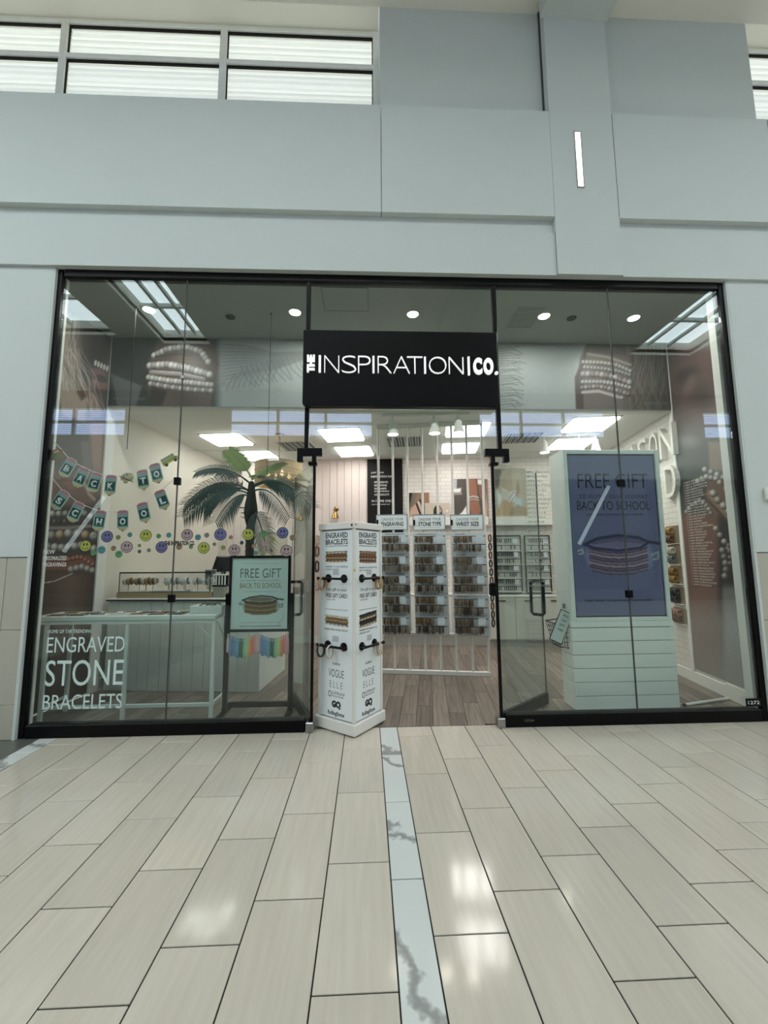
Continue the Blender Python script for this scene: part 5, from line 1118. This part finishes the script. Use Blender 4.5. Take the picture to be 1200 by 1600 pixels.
picture('printed_image', b[0]-a[0], b[1]-a[1], 110, 56, stack_art([(150, 128, 96), (122, 96, 68), (172, 152, 118)], (82, 78, 80)), po, (a[0], -0.0068, a[1]))
put('arrow', MB().tube([(*(lambda p: (p[0], -0.0075, p[1]))(ps(443, 957)),), (*(lambda p: (p[0], -0.0075, p[1]))(ps(441, 968)),), (*(lambda p: (p[0], -0.0075, p[1]))(ps(434, 976)),)], 0.0012, 4), M_TEXTG, po)
# tassel garland below it
tg = thing('tassel_garland', 'rainbow tassel garland strung under the FREE GIFT poster', 'garland', (0, YBn-0.03, 0))
rb = [(200, 188, 170), (120, 128, 170), (92, 116, 176), (84, 130, 190), (86, 150, 190), (80, 156, 176), (44, 70, 56), (46, 82, 64), (120, 196, 150), (140, 214, 160), (226, 190, 110), (228, 140, 84), (226, 108, 86), (222, 130, 140), (232, 160, 168)]
sp = []
nt_ = 30
for i in range(nt_+1):
    u = i/nt_; x = x0+0.005+u*(x1-x0-0.01); s_ = (u*2) % 1 if u < 1 else 1.0; sp.append((x, 0, z0-0.012-0.05*math.sin(PI*s_)))
put('string', MB().tube(sp, 0.003, 5), M_WHITE, tg)
for i in range(nt_):
    c_ = rb[(i*len(rb)*2//nt_) % len(rb)]; x, _, z = ((sp[i][0]+sp[i+1][0])/2, 0, (sp[i][2]+sp[i+1][2])/2)
    m = mat('tassel_%d' % ((i*len(rb)*2//nt_) % len(rb)), tuple(v+(255-v)*0.18 for v in c_), rough=0.9, var=0.12, scale=1, stretch=(300, 300, 4))
    put('tassel', MB().lathe([(0.004, 0.004), (0.009, -0.006), (0.006, -0.018), (0.0145, -0.06), (0.0155, -0.165-0.01*(i % 3)), (0.012, -0.172-0.01*(i % 3))], 8, Matrix.Translation((x, 0, z))), m, tg, smooth=True)

# artificial palm
PB = (-1.60, 1.46); PZ = 1.06
pt = thing('palm_tree', 'artificial palm with drooping dark green fronds behind the banner', 'palm', (*PB, PZ))
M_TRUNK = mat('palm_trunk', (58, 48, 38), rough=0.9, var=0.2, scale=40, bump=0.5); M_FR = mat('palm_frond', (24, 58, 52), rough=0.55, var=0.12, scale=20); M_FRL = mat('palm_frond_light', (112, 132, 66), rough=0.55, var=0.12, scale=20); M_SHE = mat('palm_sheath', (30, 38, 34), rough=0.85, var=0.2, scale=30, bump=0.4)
put('pot', MB().lathe([(0.09, 0), (0.115, 0.17), (0.12, 0.19), (0.11, 0.19), (0.10, 0.17)], 22), mat('pot_grey', (120, 120, 116), rough=0.6), pt, smooth=True)
prof = []
for i in range(24):
    z = 0.16+i*0.036; r = 0.055-0.005*i/23+(0.006 if i % 2 else 0); prof.append((r, z))
put('trunk', MB().lathe(prof, 12), M_TRUNK, pt)
put('crown_sheath', MB().lathe([(0.05, 0.88), (0.075, 0.97), (0.088, 1.06), (0.08, 1.14), (0.062, 1.24), (0.05, 1.34), (0.042, 1.42), (0.02, 1.46)], 12), M_SHE, pt)
def frond(tip_px, depth, z0, rise, nl, ll, m, droop=0.30, fc=0.62):
    T_ = aty(*tip_px, PB[1]+depth); S = Vector((0, 0, z0)); E_ = Vector((T_[0]-PB[0], T_[1]-PB[1], T_[2]-PZ)); S.z = (z0-2.06)*1.12+1.10; ll *= 1.3; rise *= 1.12
    mid = (S+E_)/2+Vector((0, 0, rise)); N = 26
    pts = [S*(1-t)**2+mid*2*t*(1-t)+E_*t*t for t in [i/N for i in range(N+1)]]
    mb = MB().tube(pts, [0.011*(1-0.8*i/N)+0.002 for i in range(N+1)], 5)
    r = random.Random(int(tip_px[0]*7+tip_px[1]))
    nl = int(nl*1.1)
    for i in range(nl):
        t = 0.2+0.8*i/(nl-1); k = min(N-1, int(t*N)); p = pts[k].lerp(pts[k+1], t*N-k) if k < N else pts[N]
        d = (pts[min(N, k+1)]-pts[max(0, k-1)]).normalized(); side = d.cross(Vector((0, 0, 1)))
        s2 = d.cross(Vector((0, -1, 0.15))); side = (side*(1-fc)+s2*fc).normalized(); upv = side.cross(d)
        L_ = ll*(0.5+0.9*math.sin(PI*min(1, t*0.8+0.12)))*r.uniform(0.85, 1.1)
        for s in (-1, 1):
            di = (d*0.66+side*s*0.95+upv*0.1).normalized(); e1 = p+di*L_*0.5-Vector((0, 0, L_*0.06)); e2 = p+di*L_-Vector((0, 0, L_*droop*r.uniform(0.7, 1.2)))
            w_ = 0.0092; wv_ = (d*1.0+upv*0.35).normalized()*w_
            mb.add([p-wv_*0.6, p+wv_*0.6, e1+wv_, e1-wv_, e2, (p+e1)/2+upv*0.004, e1+upv*0.005], [(0, 1, 5), (1, 2, 6, 5), (3, 0, 5, 6), (2, 4, 6), (4, 3, 6)])
    o = put('frond', mb, m, pt); return o
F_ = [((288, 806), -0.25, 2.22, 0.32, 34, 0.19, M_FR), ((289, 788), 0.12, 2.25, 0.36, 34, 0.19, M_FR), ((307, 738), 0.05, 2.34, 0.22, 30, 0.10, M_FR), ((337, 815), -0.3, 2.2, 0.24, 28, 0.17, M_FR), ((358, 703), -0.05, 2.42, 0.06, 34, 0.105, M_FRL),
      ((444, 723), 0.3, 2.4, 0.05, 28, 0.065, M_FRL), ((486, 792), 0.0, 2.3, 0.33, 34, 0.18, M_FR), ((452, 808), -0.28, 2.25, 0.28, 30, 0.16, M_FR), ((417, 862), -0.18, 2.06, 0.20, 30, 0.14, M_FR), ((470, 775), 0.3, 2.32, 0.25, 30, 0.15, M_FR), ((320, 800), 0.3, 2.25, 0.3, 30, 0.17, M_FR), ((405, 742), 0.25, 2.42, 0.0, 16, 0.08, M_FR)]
for f_ in F_: frond(*f_)
for k in range(3): put('broken_stub', MB().tube([(0.06, -0.03, 0.95+k*0.07), (-0.02-0.05*k, -0.09, 0.97+k*0.07), (-0.10, -0.1, 0.99+k*0.05)], [0.01, 0.007, 0.003], 6), M_SHE, pt)

# ================================================================== STICKERS, PENNANTS AND LETTERING ON THE LEFT GLASS
YG = 0.0085
SCOL = {'purple': (134, 126, 182), 'yellow': (214, 206, 96), 'pink': (216, 176, 184), 'teal': (104, 170, 180), 'olive': (168, 172, 92), 'tan': (190, 150, 118), 'green': (116, 176, 118), 'grey': (166, 164, 158), 'dusk': (96, 104, 112)}
_sm = {}
def smiley_meshes(r):
    k = round(r, 3)
    if k not in _sm:
        d = MB().prism(disc(r, 24), -0.0015, 0).mesh('face'); rg = MB().tube([(r*math.cos(2*PI*i/28), -0.001, r*math.sin(2*PI*i/28)) for i in range(28)], r*0.05, 5, closed=True).mesh('outline')
        e = MB().prism(disc(r*0.3, 10, 0, 0, 0.42, 0.85), -0.0025, -0.0015).mesh('eye')
        mth = MB().tube([(r*0.58*math.cos(a), -0.0022, r*0.58*math.sin(a)) for a in [R(200+i*14) for i in range(11)]], r*0.045, 5).mesh('mouth')
        _sm[k] = (d, rg, e, mth)
    return _sm[k]
ST = [(167.3, 838.5, 8.2, 'purple'), (227.7, 836.8, 8.2, 'yellow'), (133.4, 853, 8.0, 'yellow'), (198, 854.8, 8.2, 'pink'), (252.3, 855, 8.2, 'purple'), (292.4, 835.7, 8.2, 'pink'), (344.2, 835.1, 8.6, 'purple'), (318.3, 856.2, 8.2, 'yellow'), (387.7, 835.1, 8.4, 'yellow'), (366, 859.6, 8.0, 'pink'), (441.6, 832.4, 8.2, 'purple'), (447.5, 860.6, 8.4, 'pink'),
      (158.7, 859.2, 5.4, 'teal'), (184.6, 839.7, 3.4, 'olive'), (202.8, 835.6, 3.4, 'teal'), (177.3, 856.7, 3.6, 'tan'), (217.8, 852.5, 2.4, 'olive'), (217.8, 861.7, 2.6, 'dusk'), (232.5, 859.8, 2.8, 'grey'), (247.8, 837.6, 3.3, 'green'), (263.6, 836.2, 3.5, 'teal'), (185.5, 866, 5.0, 'green'), (145.9, 864, 3.8, 'green'), (280, 854.4, 4.3, 'tan'), (147, 837.6, 3.0, 'grey'),
      (309.3, 839.5, 4.2, 'teal'), (323, 836.3, 3.5, 'grey'), (360.7, 839.5, 3.0, 'tan'), (411.8, 834.1, 4.8, 'green'), (425.8, 842.6, 3.2, 'olive'), (457, 840, 4.2, 'tan'), (298.4, 854.3, 3.0, 'green'), (334.8, 850.4, 2.6, 'grey'), (348.6, 855.8, 3.4, 'olive'), (377.7, 848, 2.8, 'dusk'), (396.5, 853.3, 3.1, 'tan'), (413.2, 849.7, 3.6, 'pink'), (424, 860, 2.2, 'dusk'), (399.4, 863.9, 3.0, 'teal')]
seen_ = {}
for px, py, r, cn in ST:
    P = aty(px, py, YG); rm = r/FPX*4.05
    size = 'large' if r > 7 else ('small' if r > 3.2 else 'tiny'); key = (size, cn); seen_[key] = seen_.get(key, 0)+1
    tot = sum(1 for q in ST if q[3] == cn and ('large' if q[2] > 7 else ('small' if q[2] > 3.2 else 'tiny')) == size)
    lab = '%s %s smiley sticker on the left glass' % (size, cn)
    if tot > 1:
        rank = sorted([q[0] for q in ST if q[3] == cn and ('large' if q[2] > 7 else ('small' if q[2] > 3.2 else 'tiny')) == size]).index(px)
        lab += ', %s from left of these' % ORD[rank]
    t = thing('smiley_sticker', lab, 'sticker', (P[0], YG+0.0015, P[2]), 0, 'smiley stickers on the left glass')
    d, rg, e, mth = smiley_meshes(rm); mc = mat('sticker_'+cn, SCOL[cn], rough=0.5, var=0.02)
    link('face', d, mc, t); link('outline', rg, M_TEXTB if r > 7 else mat('sticker_edge', (80, 84, 88)), t)
    link('eye', e, M_TEXTB, t, (-rm*0.28, 0, rm*0.28)); link('eye', e, M_TEXTB, t, (rm*0.28, 0, rm*0.28)); link('mouth', mth, M_TEXTB, t)
# pencil pennants
YN = 0.04
M_PAP = mat('paper_white', (226, 224, 214), rough=0.7); M_ERA = mat('eraser_pink', (192, 118, 130), rough=0.7); M_FER = mat('ferrule_grey', (150, 162, 164), rough=0.5); M_CHK = mat('chalk_green', (40, 74, 74), rough=0.7); M_TIP = mat('pencil_wood', (214, 186, 138), rough=0.7); M_TEAL = mat('pencil_teal', (120, 168, 162), rough=0.7)
def cpx(x, y): return 60+x/5.217, 680+y/5.217
def pennant(parent, letter, x, y, ang, base):
    px, py = cpx(x, y); P = aty(px, py, YN); w_, h_ = 0.10, 0.115
    p = put('pennant', MB().prism([(-0.053, -0.075), (0, -0.112), (0.053, -0.075), (0.053, 0.075), (0.03, 0.092), (-0.03, 0.092), (-0.053, 0.075)], 0, 0.003), M_PAP, parent, (P[0]-base[0], YN-base[1], P[2]-base[2]))
    p.rotation_euler = (0, R(ang), 0)
    put('eraser', MB().prism([(-0.049, 0.062), (0.049, 0.062), (0.049, 0.074), (0.028, 0.088), (-0.028, 0.088), (-0.049, 0.074)], -0.0015, 0), M_ERA, p); put('ferrule', MB().prism(rect(0.098, 0.03, 0, 0.046), -0.0012, 0), M_FER, p)
    put('barrel', MB().prism(rect(0.098, 0.10, 0, -0.019), -0.001, 0), M_TEAL, p); put('chalk_panel', MB().prism(rect(0.084, 0.082, 0, -0.016), -0.0018, -0.001), M_CHK, p)
    put('wood', MB().prism([(-0.049, -0.072), (-0.012, -0.099), (0.012, -0.099), (0.049, -0.072)], -0.0015, 0), M_TIP, p); put('lead', MB().prism([(-0.013, -0.099), (0, -0.109), (0.013, -0.099)], -0.0015, 0), M_TEXTB, p)
    ctext(p, letter, 0, -0.047, 0.052, 0.062, M_TEXTW, y=-0.002, depth=0.001, bold=0.045, name='letter')
def W2(x, y, base): P = aty(*cpx(x, y), YN); return (P[0]-base[0], YN+0.004-base[1], P[2]-base[2])
base = tuple(aty(*cpx(600, 300), YN))
ga = thing('pennant_garland', 'pencil pennant garland spelling BACK TO on the left glass, with school bus', 'garland', base)
put('string', MB().tube([W2(x, y, base) for x, y in ((110, 40), (180, 108), (235, 175), (300, 228), (420, 285), (520, 322), (640, 328), (700, 328), (800, 305), (905, 262), (985, 232), (1040, 190), (1120, 140))], 0.003, 5), M_TEXTW, ga)
for l, x, y, a in (('B', 240, 262, 28), ('A', 347, 340, 22), ('C', 458, 382, 14), ('K', 588, 402, 3), ('T', 852, 358, -10), ('O', 960, 305, -17)): pennant(ga, l, x, y, a, base)
P = aty(*cpx(722, 352), YN); pa = put('palette_cutout', MB().prism([(-0.06, 0.0), (-0.05, 0.035), (-0.01, 0.055), (0.04, 0.05), (0.065, 0.015), (0.05, -0.02), (0.02, -0.02), (0.0, -0.05), (-0.035, -0.045), (-0.03, -0.02), (-0.055, -0.02)], 0, 0.003), mat('palette_tan', (196, 178, 140)), ga, (P[0]-base[0], YN-base[1], P[2]-base[2]))
for x, z, c_ in ((-0.03, 0.02, (200, 80, 80)), (0.0, 0.035, (90, 120, 180)), (0.035, 0.025, (220, 200, 90)), (0.04, 0.0, (110, 160, 100))): put('paint_blob', MB().prism(disc(0.009, 10, x, z), -0.002, 0), mat('blob_%d' % c_[0], c_), pa)
put('brush', MB().tube([(-0.07, -0.003, 0.02), (0.06, -0.003, -0.035)], 0.004, 6), M_TEXTB, pa)
P = aty(*cpx(1066, 200), YN); bus = put('bus_cutout', MB().prism([(-0.075, -0.03), (0.08, -0.03), (0.082, 0.0), (0.062, 0.008), (0.058, 0.042), (-0.072, 0.042)], 0, 0.003), mat('bus_yellow', (206, 196, 84)), ga, (P[0]-base[0], YN-base[1], P[2]-base[2])); bus.rotation_euler = (0, R(-32), 0)
for i in range(4): put('bus_window', MB().prism(rect(0.026, 0.022, -0.053+i*0.032, 0.024), -0.0015, 0), M_FER, bus)
put('stripe', MB().prism(rect(0.15, 0.005, 0.0, -0.006), -0.0015, 0), M_TEXTB, bus)
for x in (-0.045, 0.05): put('wheel', MB().prism(disc(0.017, 14, x, -0.032), -0.002, 0), M_TEXTB, bus)
P = aty(*cpx(150, 155), YN); bk = put('backpack_cutout', MB().prism([(-0.06, -0.045), (0.05, -0.05), (0.06, 0.02), (0.03, 0.05), (-0.03, 0.05), (-0.06, 0.02)], 0, 0.003), mat('pack_red', (176, 110, 96)), ga, (P[0]-base[0], YN-base[1], P[2]-base[2])); bk.rotation_euler = (0, R(-20), 0)
put('pocket', MB().prism(rect(0.07, 0.04, 0, -0.02), -0.0015, 0), mat('pack_green', (110, 150, 96)), bk); put('flap', MB().prism(rect(0.05, 0.02, 0, 0.025), -0.0015, 0), mat('pack_cream', (214, 196, 150)), bk)
base = tuple(aty(*cpx(600, 600), YN))
gb = thing('pennant_garland', 'pencil pennant garland spelling SCHOOL hanging low on the left glass', 'garland', base)
put('string', MB().tube([W2(x, y, base) for x, y in ((92, 325), (140, 385), (190, 445), (250, 490), (310, 540), (370, 570), (470, 610), (550, 622), (660, 622), (720, 612), (810, 572), (890, 545), (950, 480), (1010, 440), (1090, 370))], 0.003, 5), M_TEXTW, gb)
for l, x, y, a in (('S', 178, 525, 32), ('C', 305, 622, 22), ('H', 498, 692, 6), ('O', 688, 690, -3), ('O', 858, 625, -15), ('L', 1008, 522, -22)): pennant(gb, l, x, y, a, base)
# vinyl lettering
def vinyl(lines, lab, m, name='window_lettering', y=YG, depth=0.001):
    P0 = aty(lines[0][1], lines[0][4], y); t = thing(name, lab, 'lettering', tuple(P0))
    for s, pa, pb, qa, qb, bo in lines:
        a = aty(pa, qb, y); b = aty(pb, qa, y); text(t, s, a[0]-P0[0], a[2]-P0[2], b[0]-a[0], b[2]-a[2], m, depth=depth, bold=bo)
    return t
YV = -0.0065
vinyl([('HOME OF THE TRENDING', 74.5, 144, 983.2, 989.6, 0), ('ENGRAVED', 72.5, 195.8, 994, 1020, 0.0), ('STONE', 69.5, 194.0, 1030, 1072.5, 0.0), ('BRACELETS', 66, 191.5, 1083.5, 1109, 0.0)], 'pale vinyl lettering ENGRAVED STONE BRACELETS on the left glass', M_VINYL, y=YV)
vinyl([('NEW', 67, 86, 859, 865.5, 0), ('PERSONALIZED', 66.5, 104.5, 868.8, 875.4, 0), ('ENGRAVINGS', 65.6, 103.8, 878.7, 885.4, 0)], 'small pale lettering PERSONALIZED ENGRAVINGS at the left edge of the glass', mat('faint_vinyl', (214, 220, 216), rough=0.6), y=YV)
vinyl([('THE INSPIRATION CO.', 257, 304.5, 845, 852.5, 0.05)], 'short black lettering strip among the smiley stickers on the glass', M_TEXTB)
# thin hanging chains in the left window
for px, pa, pb, dep, lab in ((205, 600, 702, 0.5, 'thin dark chain hanging left of the beaded wrist mural'), (424, 480, 742, 0.6, 'thin dark cable hanging in front of the palm shadow mural')):
    a = aty(px, pb, dep); b = aty(px, pa, dep); zz = ZV if dep > 0.55 else b[2]
    t = thing('hanging_chain', lab, 'chain', (b[0], dep, a[2])); put('link_string', MB().tube([(0, 0, 0), (0, 0, ZV-a[2])], 0.0035, 5), M_BLACKM, t); put('ceiling_hook', MB().lathe([(0.012, ZV-a[2]-0.01), (0.012, ZV-a[2])], 8), M_BLACKM, t)

# ================================================================== RIGHT WINDOW: screen tower
x0, x1 = 1.965, 3.01; TY = 0.345; TDp = 0.22
tw = thing('screen_tower', 'tall white unit with digital screen above shiplap boards in the right window', 'display unit', (x0, TY, 0))
W = x1-x0; ZB, ZTp = 0.875, 2.65
put('carcass', B(0.012, W-0.012, 0.014, TDp, 0.0, ZB-0.05), M_JOINT, tw)
hb = (ZB-0.075)/6
for i in range(6): put('board', MB().bbox(-0.01, W+0.01, -0.006, 0.014, i*hb+0.004, (i+1)*hb-0.002, b=0.003), M_SHIP, tw)
for i in range(6): put('board', MB().bbox(-0.012, 0.006, 0.016, TDp+0.02, i*hb+0.004, (i+1)*hb-0.002, b=0.003), M_SHIP, tw)
put('ledge', MB().bbox(-0.012, W+0.012, -0.01, TDp+0.02, ZB-0.07, ZB-0.01, b=0.004), M_SHIP, tw)
put('housing', MB().box(0, W, 0.03, TDp+0.1, ZB-0.01, ZTp), mat('tower_white', (234, 238, 234), rough=0.4), tw)
fb = 0.045
put('frame', MB().bbox(0, fb, -0.012, 0.03, ZB-0.01, ZTp, b=0.004).bbox(W-fb, W, -0.012, 0.03, ZB-0.01, ZTp, b=0.004).bbox(fb, W-fb, -0.012, 0.03, ZTp-fb, ZTp, b=0.004).bbox(fb, W-fb, -0.012, 0.03, ZB-0.01, ZB+0.03, b=0.004), mat('tower_white', (234, 238, 234)), tw)
put('bezel', B(fb-0.002, W-fb+0.002, 0.008, 0.028, ZB+0.028, ZTp-fb+0.002), M_BLACK, tw)
M_SCR = mat('blue_screen', (70, 75, 94), rough=0.12, var=0.01, emit=(84, 89, 116), estr=0.6)
scn = put('screen', B(fb+0.012, W-fb-0.012, 0.004, 0.008, ZB+0.042, ZTp-fb-0.012), M_SCR, tw)
def us(px, py): P = aty(px, py, TY+0.003); return P[0]-x0, P[2]
M_STX = mat('screen_print', (30, 33, 50), rough=0.3, emit=(30, 34, 54), estr=0.2); M_STX2 = mat('screen_print_olive', (38, 38, 42), rough=0.3, emit=(40, 40, 44), estr=0.2)
def utx(s, pa, pb, qa, qb, m, **k):
    a = us(pa, qb); b = us(pb, qa); text(scn, s, a[0], a[1], b[0]-a[0], b[1]-a[1], m, y=0.003, depth=0.001, **k)
utx('FREE GIFT', 903, 1011, 740, 763, M_STX); utx('TO INSPIRE YOUR STUDENT', 905, 1011, 773, 779, M_STX, spacing=1.3); utx('BACK TO SCHOOL', 902, 1015, 783, 797, M_STX2); utx('WITH PURCHASE OF ANY BACK TO SCHOOL BRACELET', 917, 1005, 802.5, 805.5, M_STX)
utx('FREE WITH QUALIFYING PURCHASE!!!', 915, 1019, 936, 941, mat('screen_black', (14, 16, 28)), bold=0.02)
BG = (74, 80, 104)
a = us(903, 903); b = us(1030, 833)
pi_ = picture('printed_image', b[0]-a[0], b[1]-a[1], 120, 66, stack_art([(94, 84, 98), (74, 68, 88), (116, 104, 114)], (44, 44, 62), inner=(88, 82, 104), glass=(96, 102, 132)), scn, (a[0], 0.0028, a[1]))
ms = bpy.data.materials.new('screen_picture'); ms.use_nodes = True; nb = ms.node_tree.nodes['Principled BSDF']; na = ms.node_tree.nodes.new('ShaderNodeAttribute'); na.attribute_name = 'Col'
for q in ('Base Color', 'Emission Color'): ms.node_tree.links.new(na.outputs['Color'], nb.inputs[q])
nb.inputs['Emission Strength'].default_value = 0.6; nb.inputs['Roughness'].default_value = 0.15
pi_.data.materials.clear(); pi_.data.materials.append(ms)
# wire basket with card on its side
bkt = thing('wire_basket', 'black wire basket hung on the left side of the screen tower', 'basket', (x0, TY+0.06, 0.86))
BX, BY, BZ = -0.16, 0.2, 0.27
put('rim', MB().tube([(0, 0, 0), (BX, 0, -0.02), (BX, BY, -0.02), (0, BY, 0)], 0.006, 6, closed=True), M_BLACK, bkt); put('bottom_ring', MB().tube([(-0.003, 0, -BZ), (BX*0.6, 0.01, -BZ+0.01), (BX*0.6, BY-0.01, -BZ+0.01), (-0.003, BY, -BZ)], 0.006, 6, closed=True), M_BLACK, bkt)
for i in range(5):
    u = i/4; put('wire', MB().tube([(BX*u, 0, -0.02*u), (BX*u*0.6, 0.01, -BZ+0.01)], 0.003, 5), M_BLACK, bkt); put('wire', MB().tube([(BX, BY*u, -0.02), (BX*0.6, 0.01+(BY-0.02)*u, -BZ+0.01)], 0.003, 5), M_BLACK, bkt)
for i in range(1, 5):
    v = i/5; xx = BX*(1-0.4*v); z = -0.02-(BZ-0.03)*v
    put('wire', MB().tube([(0, 0, z), (xx, 0, z), (xx, BY, z), (0, BY, z)], 0.003, 5), M_BLACK, bkt)
t = thing('leaflet', 'white leaflet with black border standing tilted in the wire basket', 'leaflet', (x0-0.165, TY+0.035, 0.66), 0.0)
TLm = Matrix.Rotation(R(25), 4, 'Y')
put('sheet', MB().bbox(-0.07, 0.07, 0, 0.006, 0.0, 0.33, b=0.002, M=TLm), M_BLACK, t); sh = put('face', MB().box(-0.062, 0.062, -0.002, 0, 0.008, 0.322, M=TLm), mat('leaflet_white', (200, 212, 210)), t)
for k, s_ in enumerate(('ASK US', 'TODAY', 'GIFT', 'CARDS')): o = text(sh, s_, 0, 0, 0.06, 0.024, M_TEXTB, depth=0.001); o.matrix_local = TLm @ Matrix.Translation((-0.03, -0.003, 0.27-k*0.05))
put('knob', MB().bbox(-0.02, 0.0, 0.12, 0.15, 0.98, 1.03, b=0.004), mat('switch_grey', (110, 124, 122)), tw)
# white pole lying on the floor
a, b = atz(1062, 1101, 0.02), atz(1137, 1090, 0.02); L_, an = wall_frame(a, b)
t = thing('floor_rail', 'white pole lying on the plank floor right of the screen tower', 'pole', (a[0]+0.05, a[1], 0.0), an)
put('pole', MB().tube([(0, 0, 0.016), (L_-0.06, 0, 0.016)], 0.015, 10), M_WHITE, t, smooth=True); put('end_cap', MB().tube([(-0.01, 0, 0.016), (0.015, 0, 0.016)], 0.0158, 10), M_JOINT, t)
# raised letters on the right wall
def rloc2(px, py, off=0.0):
    n = np.array([math.sin(RA), -math.cos(RA), 0]); P0 = np.array([*PRB, 0])+n*off; d = ray(px, py); P = CAM+d*(((P0-CAM)@n)/(d@n))
    return (P[0]-PRB[0])*math.cos(RA)+(P[1]-PRB[1])*math.sin(RA), P[2]
M_LET = mat('raised_letter', (236, 232, 224), rough=0.5, var=0.01)
cut = [('A', 978, 992), ('S', 994, 1008), ('O', 1012, 1025), ('N', 1028, 1050)]
zt1 = rloc2(1046, 660, 0.08)[1]; zb1 = rloc2(1046, 712, 0.08)[1]
for l, pa, pb in cut:
    xa_ = rloc2(pa, 690, 0.08)[0]; xb_ = rloc2(pb, 690, 0.08)[0]
    t = thing('wall_letter', 'raised white letter %s on the white brick right wall' % l, 'letter', (*rwall(xa_), zb1), RA, 'raised letters on the right wall')
    text(t, l, 0, 0, xb_-xa_, zt1-zb1, M_LET, y=-0.001, depth=0.07, bold=0.0, name='letter_body')
xa_, zt2 = rloc2(1036, 729, 0.08); xb_, zb2 = rloc2(1054, 775, 0.08)
t = thing('wall_letter', 'raised white letter D below the N on the right wall', 'letter', (*rwall(xa_-0.03), zb2), RA, 'raised letters on the right wall'); text(t, 'D', 0, 0, xb_-xa_+0.06, zt2-zb2, M_LET, y=-0.001, depth=0.07, bold=0.0, name='letter_body')
# wooden bracelet boards on the right wall
lb = ['topmost', 'second', 'middle', 'fourth', 'lowest']
for k, (pa, pb) in enumerate(((823, 850), (852, 883), (885, 914), (916, 946), (948, 978))):
    xa_, z1 = rloc2(1040+k*3, pa, 0.02); xb_, z0 = rloc2(1062+k*3.4, pb, 0.02)
    t = thing('bracelet_plaque', '%s wooden bracelet plaque on the brick wall right of the screen' % lb[k], 'display board', (*rwall(xa_), z0), RA, 'wooden plaques on the right wall')
    Wq, Hq = xb_-xa_, z1-z0
    put('board', MB().bbox(0, Wq, -0.025, -0.001, 0.006, Hq, b=0.004), mat('plaque_wood', (126, 112, 88), rough=0.6, var=0.15, scale=1, stretch=(30, 4, 4)), t); put('shelf', MB().bbox(0, Wq, -0.05, -0.001, 0, 0.008, b=0.002), M_WHITE, t)
    for q in range(2):
        bx = thing('bracelet', '%s bracelet roll on the %s wooden plaque on the right wall' % (('upper', 'lower')[q], lb[k]), 'bracelet', (*rwall(xa_+Wq*0.42), z0+Hq*(0.72-0.42*q)), RA, 'bracelets on the wooden plaques')
        for u in range(4): put('strand', MB().tube([(-0.09+u*0.05, -0.055+0.032*math.cos(a*PI/7), 0.034*math.sin(a*PI/7)) for a in range(14)], 0.014, 6, closed=True), M_BC[((1, 4), (3, 6), (7, 1), (2, 2), (5, 4))[k][q]], bx, smooth=True)
# vinyl word list on the right glass and the suite numbers
WL = ['CREATIVE', 'DEVOTED', 'KIND', 'BEAUTIFUL', 'ENOUGH', 'LOVED', 'RESILIENT', 'POWERFUL', 'RADIANT', 'UNIQUE', 'JOYFUL', 'BRAVE', 'STRONG', 'FIERCE', 'BOLD', 'FOCUSED', 'CREATIVE', 'CONFIDENT', 'IMPORTANT', 'GRATEFUL', 'FEARLESS', 'LIMITLESS', 'CHOSEN', 'BLESSED', 'GOLDEN', 'SEEN']
ln = []
for k, s_ in enumerate(WL):
    y = 735.5+k*7.1; st = 'I AM '+s_; ln.append((st, 820+k*0.15, 820+k*0.15+len(st)*2.9, y, y+4.0, 0))
vinyl(ln, 'grey vinyl column of I AM words on the glass right of the doorway', mat('grey_vinyl', (126, 136, 132), rough=0.6), y=YV)
a = aty(1166, 1104, -0.035); b = aty(1186, 1091, -0.035)
t = thing('suite_sign', 'small black plate with white suite number 1272 at the lower right', 'sign', (a[0], -0.036, a[2])); W, H = b[0]-a[0]+0.02, b[2]-a[2]
put('plate', MB().bbox(0, W, 0, 0.004, 0, H, b=0.001), M_BLACKM, t); ctext(t, '1272', W/2, H*0.28, W*0.72, H*0.42, M_TEXTW, y=-0.0005, depth=0.001)
a = aty(820, 1128, -0.035); b = aty(835, 1124, -0.035)
t = thing('suite_number', 'tiny grey number 1272A on the black base right of the doorway', 'lettering', (a[0], -0.0305, a[2])); text(t, '1272A', 0, 0, b[0]-a[0], b[2]-a[2], mat('dim_grey', (110, 110, 108)), depth=0.001)
